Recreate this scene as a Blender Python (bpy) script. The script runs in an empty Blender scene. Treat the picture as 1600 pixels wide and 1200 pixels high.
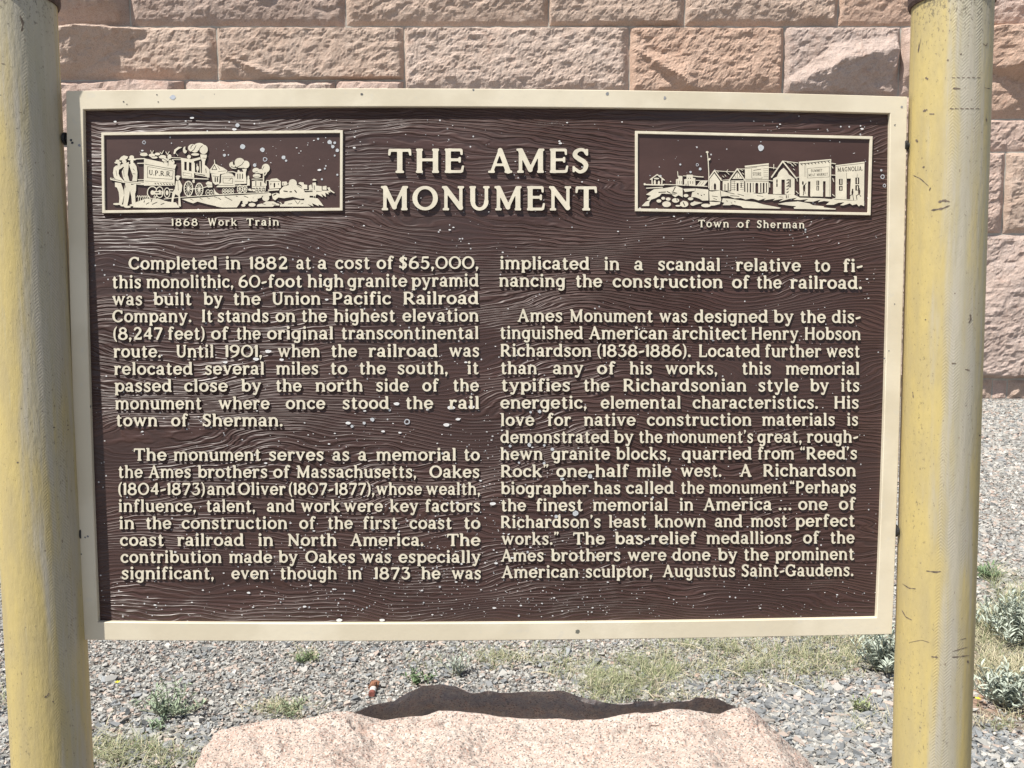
import bpy, math, random
import numpy as np
from mathutils import Vector, Matrix, Quaternion

random.seed(7)
RNG = np.random.default_rng(11)
SC = bpy.context.scene
COL = SC.collection

# ------------------------------------------------------------------ camera, light, exposure
CAM_H, PITCH, FPX = 1.6, math.radians(6.0), 1385.0
cam_d = bpy.data.cameras.new('camera')
cam = bpy.data.objects.new('camera', cam_d); COL.objects.link(cam)
cam.location = (0, 0, CAM_H)
cam.rotation_euler = (math.pi / 2 - PITCH, 0, 0)
cam_d.sensor_width = 36.0
cam_d.lens = FPX / 1600 * 36.0
cam_d.clip_start = 0.05
cam_d.clip_end = 800
SC.camera = cam

SUN_EL, SUN_AZ = math.radians(58), math.radians(50)      # azimuth: to the left of the sign's normal
SUN = Vector((-math.sin(SUN_AZ) * math.cos(SUN_EL), -math.cos(SUN_AZ) * math.cos(SUN_EL), math.sin(SUN_EL)))
sun_d = bpy.data.lights.new('sun', 'SUN')
sun_d.energy = 4.9; sun_d.angle = math.radians(0.53); sun_d.color = (1.0, 0.955, 0.88)
sun = bpy.data.objects.new('sun', sun_d); COL.objects.link(sun)
sun.rotation_mode = 'QUATERNION'; sun.rotation_quaternion = SUN.to_track_quat('Z', 'Y')
sun.location = (-3, -4, 9)

W = bpy.data.worlds.new('World'); SC.world = W; W.use_nodes = True
wn = W.node_tree; bg = wn.nodes['Background']
sky = wn.nodes.new('ShaderNodeTexSky'); sky.sky_type = 'NISHITA'; sky.sun_disc = False
sky.sun_elevation = SUN_EL; sky.sun_rotation = math.radians(180) + SUN_AZ
sky.altitude = 2500; sky.air_density = 1.0; sky.dust_density = 1.5
hs = wn.nodes.new('ShaderNodeHueSaturation'); hs.inputs['Saturation'].default_value = 0.62   # the air is hazy and the camera balanced warm
wn.links.new(sky.outputs[0], hs.inputs['Color']); wn.links.new(hs.outputs[0], bg.inputs[0]); bg.inputs[1].default_value = 0.098
SC.view_settings.view_transform = 'Standard'; SC.view_settings.look = 'None'
SC.view_settings.gamma = 1.0; SC.view_settings.use_curve_mapping = False
SC.view_settings.exposure = 0.55

# ------------------------------------------------------------------ helpers
def setp(o, label=None, cat=None, group=None, kind=None):
    if label: o['label'] = label
    if cat: o['category'] = cat
    if group: o['group'] = group
    if kind: o['kind'] = kind
    return o

def empty(name, loc, label, cat, group=None):
    o = bpy.data.objects.new(name, None); COL.objects.link(o)
    o.location = loc; o.empty_display_size = 0.1
    return setp(o, label, cat, group)

def link(name, me, parent=None, loc=None):
    o = bpy.data.objects.new(name, me); COL.objects.link(o)
    if parent: o.parent = parent
    if loc is not None: o.location = loc
    return o

def mesh_np(name, V, loops, totals, mats, midx=None, smooth=False, color=None):
    """fast mesh: V (n,3); loops flat vertex indices; totals = corners per face"""
    me = bpy.data.meshes.new(name)
    V = np.asarray(V, dtype=np.float32); loops = np.asarray(loops, dtype=np.int32); totals = np.asarray(totals, dtype=np.int32)
    me.vertices.add(len(V)); me.vertices.foreach_set('co', V.ravel())
    me.loops.add(len(loops)); me.loops.foreach_set('vertex_index', loops)
    me.polygons.add(len(totals))
    starts = np.concatenate([[0], np.cumsum(totals)[:-1]]).astype(np.int32)
    me.polygons.foreach_set('loop_start', starts)
    try: me.polygons.foreach_set('loop_total', totals)
    except Exception: pass
    for m in (mats if isinstance(mats, (list, tuple)) else [mats]): me.materials.append(m)
    if midx is not None: me.polygons.foreach_set('material_index', np.asarray(midx, dtype=np.int32))
    me.polygons.foreach_set('use_smooth', np.full(len(totals), smooth))
    me.update(calc_edges=True)
    me.validate()
    if color is not None:
        a = me.color_attributes.new('tint', 'FLOAT_COLOR', 'POINT')
        c = np.ones((len(V), 4), dtype=np.float32); c[:, :3] = color
        a.data.foreach_set('color', c.ravel())
    return me

class MB:
    """gathers polygons for one mesh"""
    def __init__(s): s.v = []; s.l = []; s.t = []; s.m = []; s.n = 0
    def add(s, verts, faces, mi=0):
        b = s.n; s.v.extend([tuple(p) for p in verts]); s.n += len(verts)
        for f in faces: s.l.extend([b + i for i in f]); s.t.append(len(f)); s.m.append(mi)
    def grid(s, P, mi=0, closed=False, flip=False):
        r, c = P.shape[:2]; fs = []
        cc = c if closed else c - 1
        for i in range(r - 1):
            for j in range(cc):
                k = (j + 1) % c
                q = (i * c + j, i * c + k, (i + 1) * c + k, (i + 1) * c + j)
                fs.append(q[::-1] if flip else q)
        s.add(P.reshape(-1, 3), fs, mi)
    def tube(s, pts, rad, n=8, mi=0, cap=True):
        rings = []
        pts = [Vector(p) for p in pts]
        for i, p in enumerate(pts):
            t = (pts[min(i + 1, len(pts) - 1)] - pts[max(i - 1, 0)]).normalized()
            a = t.orthogonal().normalized() if i == 0 else (a - t * a.dot(t)).normalized()
            b = t.cross(a); r = rad[i] if isinstance(rad, (list, tuple)) else rad
            rings.append([p + (a * math.cos(k * 2 * math.pi / n) + b * math.sin(k * 2 * math.pi / n)) * r for k in range(n)])
        v = [q for rg in rings for q in rg]; f = []
        for i in range(len(rings) - 1):
            for k in range(n):
                f.append((i * n + k, i * n + (k + 1) % n, (i + 1) * n + (k + 1) % n, (i + 1) * n + k))
        if cap:
            f.append(tuple(range(n))[::-1]); f.append(tuple((len(rings) - 1) * n + k for k in range(n)))
        s.add(v, f, mi)
    def build(s, name, mats, parent=None, smooth=False, loc=None, color=None):
        me = mesh_np(name, np.array(s.v), s.l, s.t, mats, s.m, smooth, color)
        return link(name, me, parent, loc)

# camera geometry: a viewing ray of the photograph's frame meets the ground or an upright plane
FW = np.array([0, math.cos(PITCH), -math.sin(PITCH)]); UP = np.array([0, math.sin(PITCH), math.cos(PITCH)]); RT = np.array([1.0, 0, 0])
C0 = np.array([0, 0, CAM_H])
def ray(px, py):
    return FW + (px - 800) / FPX * RT - (py - 600) / FPX * UP
def on_ground(px, py, z=0.0):
    d = ray(px, py); return C0 + d * ((z - CAM_H) / d[2])
def at_y(px, py, Y):
    d = ray(px, py); return C0 + d * (Y / d[1])

SOIL = on_ground(1545, 1072)
# numpy noise
_T = np.random.default_rng(3).random((32, 32, 32))
def vnoise(x, y, z):
    x, y, z = np.broadcast_arrays(np.asarray(x, float), np.asarray(y, float), np.asarray(z, float))
    xi, yi, zi = np.floor(x).astype(int), np.floor(y).astype(int), np.floor(z).astype(int)
    fx, fy, fz = x - xi, y - yi, z - zi
    fx, fy, fz = [f * f * (3 - 2 * f) for f in (fx, fy, fz)]
    def g(a, b, c): return _T[(xi + a) & 31, (yi + b) & 31, (zi + c) & 31]
    def lp(a, b, t): return a + (b - a) * t
    return lp(lp(lp(g(0,0,0), g(1,0,0), fx), lp(g(0,1,0), g(1,1,0), fx), fy),
              lp(lp(g(0,0,1), g(1,0,1), fx), lp(g(0,1,1), g(1,1,1), fx), fy), fz) * 2 - 1
def fbm(x, y, z, o=4, r=0.5):
    a, s, t = 1.0, 0.0, 0.0
    for i in range(o):
        f = 2.03 ** i
        s = s + a * vnoise(x * f + 7.1 * i, y * f + 3.7 * i, z * f + 1.3 * i); t += a; a *= r
    return s / t
def sstep(a, b, x):
    t = np.clip((x - a) / (b - a), 0, 1); return t * t * (3 - 2 * t)

# ------------------------------------------------------------------ materials
class N:
    def __init__(s, name):
        s.m = bpy.data.materials.new(name); s.m.use_nodes = True; s.t = s.m.node_tree
        s.b = s.t.nodes['Principled BSDF']
        s.tc = s.t.nodes.new('ShaderNodeTexCoord')
    def n(s, ty, props=None, **inp):
        nd = s.t.nodes.new(ty)
        for k, v in (props or {}).items(): setattr(nd, k, v)
        for k, v in inp.items():
            key = int(k[1:]) if k[0] == '_' and k[1:].isdigit() else k.replace('_', ' ')
            s.set(nd.inputs[key], v)
        return nd
    def set(s, sock, v):
        if isinstance(v, bpy.types.NodeSocket): s.t.links.new(v, sock)
        elif isinstance(v, bpy.types.Node): s.t.links.new(v.outputs[0], sock)
        else:
            if sock.type == 'RGBA' and hasattr(v, '__len__') and len(v) == 3: v = (*v, 1)
            sock.default_value = v
    def obj(s): return s.tc.outputs['Object']
    def mapp(s, scale=(1, 1, 1), loc=(0, 0, 0), rot=(0, 0, 0), src=None):
        return s.n('ShaderNodeMapping', None, Vector=src or s.obj(), Scale=scale, Location=loc, Rotation=rot).outputs[0]
    def noise(s, scale, detail=4, rough=0.55, vec=None, dist=0.0):
        return s.n('ShaderNodeTexNoise', None, Vector=vec or s.obj(), Scale=scale, Detail=detail, Roughness=rough, Distortion=dist).outputs['Fac']
    def vor(s, scale, vec=None, feature='F1', out='Distance', rnd=1.0):
        nd = s.n('ShaderNodeTexVoronoi', {'feature': feature}, Vector=vec or s.obj(), Scale=scale, Randomness=rnd)
        return nd.outputs[out]
    def math(s, op, a, b=0.0, c=None, clamp=False):
        nd = s.n('ShaderNodeMath', {'operation': op, 'use_clamp': clamp}, _0=a, _1=b)
        if c is not None: s.set(nd.inputs[2], c)
        return nd.outputs[0]
    def ramp(s, v, lo, hi, a=0.0, b=1.0):
        return s.n('ShaderNodeMapRange', {'interpolation_type': 'SMOOTHSTEP'}, Value=v, _1=lo, _2=hi, _3=a, _4=b).outputs[0]
    def mix(s, f, a, b, mode='MIX'):
        nd = s.t.nodes.new('ShaderNodeMix'); nd.data_type = 'RGBA'; nd.blend_type = mode
        s.set(nd.inputs[0], f); s.set(nd.inputs[6], a); s.set(nd.inputs[7], b)
        return nd.outputs[2]
    def bump(s, h, dist=0.01, strength=1.0, nrm=None):
        nd = s.n('ShaderNodeBump', None, Height=h, Distance=dist, Strength=strength)
        if nrm is not None: s.set(nd.inputs['Normal'], nrm)
        return nd.outputs[0]
    def fin(s, col, rough=0.7, nrm=None, spec=0.5, metal=0.0):
        s.set(s.b.inputs['Base Color'], col); s.set(s.b.inputs['Roughness'], rough)
        s.b.inputs['Specular IOR Level'].default_value = spec
        s.set(s.b.inputs['Metallic'], metal)
        if nrm is not None: s.set(s.b.inputs['Normal'], nrm)
        return s.m

def sep(m, v=None):
    return m.n('ShaderNodeSeparateXYZ', None, Vector=v or m.obj())

def m_cream(name, rough=0.5):
    m = N(name)
    n1 = m.noise(6, 4); n2 = m.noise(45, 3)
    c = m.mix(m.ramp(n1, 0.42, 0.6), (0.67, 0.60, 0.46), (0.60, 0.53, 0.395))
    c = m.mix(m.ramp(n2, 0.62, 0.72, 0, 0.25), c, (0.52, 0.50, 0.45))
    # sparse dark chips
    v = m.n('ShaderNodeTexVoronoi', None, Vector=m.mapp((1, 1, 0.6), rot=(0, 0.6, 0)), Scale=48.0)
    pick = m.ramp(sep(m, v.outputs['Color']).outputs[0], 0.86, 0.87)
    chip = m.math('MULTIPLY', pick, m.ramp(m.math('ADD', v.outputs['Distance'], m.math('MULTIPLY', m.noise(160, 2), 0.35)), 0.22, 0.27, 1, 0))
    c = m.mix(chip, c, (0.08, 0.085, 0.09))
    return m.fin(c, rough, m.bump(m.math('SUBTRACT', m.noise(30, 5), m.math('MULTIPLY', chip, 0.5)), 0.0012, 0.5))

def m_plain(name, col, rough=0.6, sc=20, amt=0.25, bd=0.001, spec=0.5, metal=0.0):
    m = N(name)
    c = m.mix(m.ramp(m.noise(sc, 5), 0.3, 0.75), tuple(x * (1 - amt) for x in col), tuple(min(1, x * (1 + amt)) for x in col))
    return m.fin(c, rough, m.bump(m.noise(sc * 4, 4), bd, 0.6), spec, metal)

def m_board(name, grain=True):
    m = N(name); o = sep(m); x, z = o.outputs[0], o.outputs[2]
    base = m.mix(m.ramp(m.noise(5, 5, 0.6, m.mapp((1, 1, 2.5))), 0.35, 0.7), (0.050, 0.0235, 0.0185), (0.072, 0.0355, 0.0285))
    if grain:
        # cast wood grain: furrows follow a slowly warped height field, crowding and spreading out
        wa = m.noise(1.0, 2, 0.5, m.mapp((2.0, 1, 5.0)))
        wb = m.noise(1.0, 3, 0.5, m.mapp((4.5, 1, 15.0), loc=(3, 0, 5)))
        wc = m.noise(1.0, 2, 0.5, m.mapp((13, 1, 46), loc=(1, 0, 9)))
        ph = m.math('ADD', m.math('MULTIPLY', z, 146.0), m.math('MULTIPLY', wa, 30.0))
        ph = m.math('ADD', ph, m.math('MULTIPLY', wb, 5.0))
        ph = m.math('ADD', ph, m.math('MULTIPLY', wc, 1.1))
        sn = m.math('SINE', m.math('MULTIPLY', ph, 6.2832))
        sn = m.math('ADD', m.math('MULTIPLY', sn, 0.5), 0.5)
        sn = m.math('POWER', sn, 2.6)
        ph2 = m.math('MULTIPLY', m.math('ADD', ph, m.math('MULTIPLY', wc, 1.5)), 2.37)
        s2 = m.math('MULTIPLY', m.math('SINE', m.math('MULTIPLY', ph2, 6.2832)), 0.22)
        fine = m.noise(1.0, 3, 0.6, m.mapp((9, 1, 260)))
        amp = m.ramp(m.noise(1.0, 3, 0.5, m.mapp((3.2, 1, 6.5), loc=(8, 0, 2))), 0.34, 0.66, 0.16, 1.0)
        h = m.math('MULTIPLY', m.math('ADD', m.math('ADD', sn, s2), m.math('MULTIPLY', fine, 0.35)), amp)
        nr = m.bump(h, 0.0014, 1.0)
        rough = m.ramp(m.noise(1.0, 3, 0.5, m.mapp((5, 1, 9), loc=(2, 0, 7))), 0.35, 0.65, 0.37, 0.55)
        base = m.mix(m.ramp(h, 0.02, 0.30, 0.35, 0.0), base, (0.022, 0.016, 0.016))
    else:
        nr = m.bump(m.noise(90, 4), 0.0004, 0.5); rough = 0.5
    # powdery specks of worn paint
    v = m.n('ShaderNodeTexVoronoi', None, Vector=m.obj(), Scale=130.0)
    dens = m.ramp(m.noise(3.0, 3), 0.35, 0.75, 0.985, 0.93)
    pick = m.math('GREATER_THAN', sep(m, v.outputs['Color']).outputs[1], dens)
    sp = m.math('MULTIPLY', pick, m.ramp(v.outputs['Distance'], 0.13, 0.22, 1, 0))
    c = m.mix(m.math('MULTIPLY', sp, 0.8), base, (0.6, 0.6, 0.6))
    return m.fin(c, rough, nr, 0.45)

def m_post(name, band, blue=(0.40, 0.38, 0.345), wear=0.0, chv=0.2, topwear=0.0):
    m = N(name); o = sep(m); x, y, z = o.outputs[0], o.outputs[1], o.outputs[2]
    ang = m.math('ARCTAN2', y, x)                       # radians round the pipe
    da = m.math('SUBTRACT', ang, math.radians(band))
    cyl = m.n('ShaderNodeCombineXYZ', None, _0=m.math('MULTIPLY', ang, 0.07), _1=0.0, _2=z).outputs[0]
    streak = m.noise(1.0, 5, 0.6, m.mapp((60, 1, 4.0), src=cyl))
    big = m.noise(1.0, 3, 0.5, m.mapp((16, 1, 3.0), src=cyl))
    edge = m.math('ADD', m.math('ABSOLUTE', da), m.math('MULTIPLY', m.math('SUBTRACT', 0.5, streak), 1.5))
    edge = m.math('ADD', edge, m.math('MULTIPLY', m.math('SUBTRACT', 0.5, big), 2.1))
    edge = m.math('SUBTRACT', edge, m.ramp(z, 1.0, 2.0, 0.0, topwear))
    bandm = m.ramp(edge, 0.06 + wear, 0.86 + wear, 0.74, 0.0)
    yel = m.mix(m.ramp(m.noise(1.0, 4, 0.6, m.mapp((30, 1, 7), src=cyl)), 0.3, 0.7), (0.485, 0.385, 0.155), (0.40, 0.325, 0.16))
    yel = m.mix(m.ramp(m.noise(1.0, 5, 0.7, m.mapp((70, 1, 3), loc=(4, 0, 0), src=cyl)), 0.60, 0.72, 0, 0.5), yel, (0.38, 0.36, 0.26))
    c = m.mix(bandm, yel, m.mix(m.ramp(streak, 0.3, 0.7), (0.33, 0.315, 0.26), blue))
    # grime speckles, thicker near the cap
    top = m.ramp(z, 1.98, 2.14, 0.0, 0.16)
    g = m.noise(1.0, 6, 0.75, m.mapp((170, 1, 120), src=cyl))
    gl = m.noise(1.0, 3, 0.5, m.mapp((20, 1, 4), loc=(9, 0, 0), src=cyl))
    gs = m.math('ADD', m.math('ADD', g, top), m.math('MULTIPLY', gl, 0.16))
    c = m.mix(m.ramp(gs, 0.665, 0.74, 0, 0.7), c, (0.10, 0.085, 0.06))
    v = m.n('ShaderNodeTexVoronoi', None, Vector=m.mapp((1, 1, 0.55), rot=(0, 0.4, 0), src=cyl), Scale=110.0)
    pick = m.math('GREATER_THAN', sep(m, v.outputs['Color']).outputs[0], 0.70)
    pick = m.math('MULTIPLY', pick, m.ramp(m.noise(1.0, 3, 0.6, m.mapp((22, 1, 9), loc=(2, 0, 6), src=cyl)), 0.46, 0.56))
    chip = m.math('MULTIPLY', pick, m.ramp(m.math('ADD', v.outputs['Distance'], m.math('MULTIPLY', m.noise(1.0, 3, 0.6, m.mapp((300, 1, 300), src=cyl)), 0.5)), 0.33, 0.4, 1, 0))
    c = m.mix(m.math('MULTIPLY', chip, 0.6), c, (0.13, 0.085, 0.055))
    # chevron tooling of the worn band
    zz = m.math('PINGPONG', m.math('MULTIPLY', da, 1.0), 0.17)
    ph = m.math('ADD', m.math('MULTIPLY', z, 1150.0), m.math('MULTIPLY', zz, 75.0))
    chev = m.math('MULTIPLY', m.math('SINE', ph), m.ramp(m.math('ABSOLUTE', m.math('SUBTRACT', da, -0.03)), 0.34, 0.46, 1.0, 0.0))
    chev = m.math('MULTIPLY', chev, m.ramp(m.noise(1.0, 2, 0.5, m.mapp((9, 1, 5), src=cyl)), 0.34, 0.55, 0.25, 1.0))
    h = m.math('ADD', m.math('MULTIPLY', chev, chv), m.noise(1.0, 5, 0.6, m.mapp((130, 1, 40), src=cyl)))
    return m.fin(c, 0.48, m.bump(h, 0.0016, 0.8), 0.45)

def m_granite(name, a, b, c_, speck=140, use_col=False, bd=0.012, dark=0.5, sc=1.0, gran=1.0, mid=0.5, rear_shade=False):
    m = N(name)
    big = m.noise(2.2 * sc, 5, 0.6)
    c = m.mix(m.ramp(big, 0.33, 0.68), a, b)
    c = m.mix(m.ramp(m.noise(7 * sc, 4, 0.6), 0.52, 0.75, 0, 0.6), c, c_)
    sp = m.vor(speck * sc, out='Color')
    s = sep(m, sp).outputs[0]
    c = m.mix(m.ramp(s, 0.80, 0.84, 0, dark), c, (0.055, 0.05, 0.05))
    c = m.mix(m.ramp(s, 0.0, 0.3, 0.55 * gran, 0), c, (0.78, 0.72, 0.66))
    c = m.mix(m.ramp(sep(m, sp).outputs[1], 0.7, 0.78, 0, 0.5 * gran), c, (0.52, 0.30, 0.23))
    c = m.mix(m.ramp(m.noise(4.5 * sc, 7, 0.7, m.mapp((1, 1, 1), loc=(5, 1, 2))), 0.56, 0.68, 0, 0.45), c, (0.42, 0.27, 0.21))
    if rear_shade:  # dark grey mixed into the rear lobe's colour to deepen its shade
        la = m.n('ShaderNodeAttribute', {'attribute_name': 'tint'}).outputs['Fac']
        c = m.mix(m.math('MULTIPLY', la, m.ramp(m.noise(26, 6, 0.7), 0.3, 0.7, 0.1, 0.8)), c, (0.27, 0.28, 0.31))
    if use_col:
        ic = m.n('ShaderNodeObjectInfo').outputs['Color']
        c = m.mix(1.0, c, ic, 'MULTIPLY')
    h = m.math('ADD', m.math('MULTIPLY', m.noise(9 * sc, 4, 0.6), mid), m.math('MULTIPLY', m.noise(38 * sc, 8, 0.8), 0.55))
    return m.fin(c, 0.85, m.bump(h, bd, 0.9), 0.25)

def m_ground(name):
    m = N(name)
    v = m.n('ShaderNodeTexVoronoi', None, Vector=m.obj(), Scale=38.0, Randomness=1.0)
    v2 = m.n('ShaderNodeTexVoronoi', None, Vector=m.obj(), Scale=16.0)
    s = sep(m, v.outputs['Color']); s2 = sep(m, v2.outputs['Color'])
    c = m.mix(s.outputs[0], (0.21, 0.205, 0.19), (0.38, 0.365, 0.34))
    c = m.mix(m.ramp(s.outputs[1], 0.72, 0.78, 0, 0.85), c, (0.45, 0.33, 0.27))
    c = m.mix(m.ramp(s.outputs[2], 0.90, 0.93, 0, 0.8), c, (0.62, 0.60, 0.56))
    c = m.mix(m.ramp(s2.outputs[0], 0.8, 0.82, 0, 0.5), c, (0.16, 0.17, 0.19))
    c = m.mix(m.ramp(v.outputs['Distance'], 0.30, 0.62, 0.0, 0.75), c, (0.08, 0.075, 0.07))
    c = m.mix(m.ramp(m.noise(0.35, 4), 0.45, 0.7, 0, 0.35), c, (0.36, 0.30, 0.24))
    # bare reddish earth among the straw at the right
    d = m.n('ShaderNodeVectorMath', {'operation': 'DISTANCE'}, _0=m.mapp((1, .6, 1)), _1=(SOIL[0], SOIL[1] * .6, 0)).outputs['Value']
    c = m.mix(m.ramp(m.math('ADD', d, m.math('MULTIPLY', m.noise(6, 4), 0.25)), 0.22, 0.42, 0.9, 0), c, m.mix(m.noise(30, 5), (0.26, 0.15, 0.10), (0.42, 0.29, 0.21)))
    h = m.math('SUBTRACT', 1.0, v.outputs['Distance'])
    h = m.math('ADD', h, m.math('MULTIPLY', s.outputs[0], 0.6))
    return m.fin(c, 0.9, m.bump(h, 0.02, 1.0), 0.2)

def m_tint(name, rough=0.8, spec=0.25, bd=0.001, sc=300, sss=False):
    m = N(name)
    a = m.n('ShaderNodeAttribute', {'attribute_name': 'tint'}).outputs['Color']
    c = m.mix(m.ramp(m.noise(sc, 3), 0.3, 0.7, 0, 0.35), a, m.mix(1.0, a, (0.6, 0.6, 0.6), 'MULTIPLY'))
    return m.fin(c, rough, m.bump(m.noise(sc * 0.7, 4), bd, 0.6), spec)

M_CREAM = m_cream('cream_paint')
M_LET = m_plain('letter_cream_paint', (0.67, 0.61, 0.475), 0.45, 40, 0.08, 0.0004)
M_BOARD = m_board('brown_cast_board'); M_FIELD = m_board('brown_smooth_field', False)
M_SIDE = m_plain('brown_letter_side', (0.055, 0.04, 0.036), 0.5, 60, 0.2, 0.0003)
M_SPOT = m_tint('lichen_spots', 0.8, 0.2, 0.0004, 500)
M_PL = m_post('post_paint_weathered', -30, wear=-0.12, chv=0.06, topwear=0.50); M_PR = m_post('post_paint_yellow', -91, wear=-0.12, chv=0.13, topwear=0.22)
M_RUST = m_plain('rusty_cap', (0.085, 0.05, 0.04), 0.8, 60, 0.5, 0.002)
M_BLACK = m_plain('black_bolt_steel', (0.02, 0.02, 0.022), 0.5, 80, 0.4, 0.001)
M_BACK = m_plain('bare_aluminium_back', (0.3, 0.29, 0.27), 0.5, 20, 0.2, 0.001, 0.5, 0.6)
M_WALL = m_granite('wall_granite', (0.60, 0.485, 0.42), (0.53, 0.415, 0.35), (0.60, 0.505, 0.45), 120, True, 0.065, 0.22, 1.0, 0.4, 0.30)
M_MORTAR = m_plain('mortar', (0.40, 0.375, 0.33), 0.9, 12, 0.15, 0.005)
M_ROCK = m_granite('boulder_granite', (0.545, 0.475, 0.415), (0.50, 0.42, 0.36), (0.45, 0.33, 0.28), 190, False, 0.014, 0.7, 1.3, rear_shade=True)
M_GROUND = m_ground('gravel_ground')
M_STONE = m_tint('gravel_stones', 0.85, 0.2, 0.002, 220)
M_LEAF = m_tint('plant_leaves', 0.7, 0.2, 0.0005, 200)
# ------------------------------------------------------------------ ground and wall
WALL_Y = 13.2
def build_ground():
    n = 60
    g = MB(); xs = np.linspace(-60, 60, n); ys = np.linspace(-30, 90, n)
    P = np.zeros((n, n, 3))
    for i, yy in enumerate(ys):
        P[i, :, 0] = xs; P[i, :, 1] = yy
    g.grid(P)
    o = g.build('ground', M_GROUND); setp(o, 'grey gravel ground running up to the granite wall', kind='structure')

def wz(py, px=800):           # height on the wall plane
    return at_y(px, py, WALL_Y)[2]
def wx(px, py=300):
    return at_y(px, py, WALL_Y)[0]

def stone_block(x0, x1, z0, z1, seed, parent, tint, bulge=0.13, flat=0.3, res=0.028, under=0.5):
    r = np.random.default_rng(seed)
    g = 0.010
    x0 += g; x1 -= g; z0 += g; z1 -= g
    nx = max(8, int((x1 - x0) / res)); nz = max(8, int((z1 - z0) / res))
    X, Z = np.meshgrid(np.linspace(x0, x1, nx), np.linspace(z0, z1, nz))
    # ragged outline
    wob = 0.010
    ex = np.minimum(X - x0, x1 - X); ez = np.minimum(Z - z0, z1 - Z)
    top = z1 - Z; bot = Z - z0
    H = np.full_like(X, bulge * (1.1 + 0.25 * r.random()))
    # split planes of the rock face
    for k in range(8):
        cx, cz = r.uniform(x0, x1), r.uniform(z0, z1)
        ax, az = r.normal(0, 0.36), r.normal(0.10, 0.62)
        H = np.minimum(H, bulge * r.uniform(0.75, 1.25) + ax * (X - cx) + az * (Z - cz)) if r.random() > flat else H
    H = np.maximum(H, bulge * 0.20)
    q = fbm(X * 2.6 + seed, Z * 3.2, seed * 0.37, 5, 0.58)
    H = H + 0.032 * q + 0.022 * (1 - 2 * np.abs(fbm(X * 4 + 9, Z * 6 + seed, seed * 1.7, 4, 0.6)))
    H = H + 0.030 * fbm(X * 13, Z * 17, seed, 4, 0.7)
    # lower part breaks back under itself
    lf = r.uniform(.10, .34) if under > .3 else .12
    lo = z0 + (z1 - z0) * (lf + r.uniform(-.07, .07) * (X - x0) + 0.12 * vnoise(X * 1.1, 0 * X, seed * 0.9) + 0.06 * vnoise(X * 5, 0 * X, seed * 0.3))
    fl = np.clip((Z - z0) / np.maximum(lo - z0, .03), 0, 1) ** 0.9
    uu = min(1.0, under * r.uniform(1.2, 1.9)); H = H * (1 - uu + uu * fl)
    m = 0.035 + 0.03 * (vnoise(X * 6, Z * 6, seed) * .5 + .5)
    ml, mr, mt, mb = r.uniform(.025, .10), r.uniform(.04, .16), r.uniform(.02, .06), r.uniform(.03, .12)
    nz_ = 1 + 0.45 * fbm(X * 5, Z * 5, seed * 2.3, 3)
    edge = sstep(0, 1, np.minimum(np.minimum((X - x0) / (ml * nz_), (x1 - X) / (mr * nz_)), np.minimum(top / (mt * nz_), bot / (mb * nz_))))
    edge = edge ** 0.7
    H = np.maximum(H, 0.02) * (0.06 + 0.94 * edge) 
    jx = 0.012 * fbm(X * 9, Z * 9, seed + 5, 3); jz = 0.012 * fbm(X * 9 + 4, Z * 9, seed + 9, 3)
    V = np.stack([X + jx, WALL_Y - H, Z + jz], -1)
    # closed body: back loop carried 0.35 m into the wall
    idx = np.arange(nx * nz).reshape(nz, nx)
    quads = np.stack([idx[:-1, :-1], idx[:-1, 1:], idx[1:, 1:], idx[1:, :-1]], -1).reshape(-1, 4)
    per = np.concatenate([idx[0, :], idx[1:, -1], idx[-1, -2::-1], idx[-2:0:-1, 0]])
    Vf = V.reshape(-1, 3); B = Vf[per].copy(); B[:, 1] = WALL_Y + 0.35
    nb = len(per); base = len(Vf)
    k = np.arange(nb); k2 = (k + 1) % nb
    sides = np.stack([per, base + k, base + k2, per[k2]], -1)
    allq = np.concatenate([quads, sides])
    cx, cz = (x0 + x1) / 2, z0
    VV = np.concatenate([Vf, B]) - np.array([cx, WALL_Y, cz])
    me = mesh_np('stone_block', VV, allq.ravel(), np.full(len(allq), 4), M_WALL, smooth=False)
    o = link('stone_block', me, parent, (cx, WALL_Y - parent.location[1], cz))
    o.color = (*tint, 1)
    return o

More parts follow.
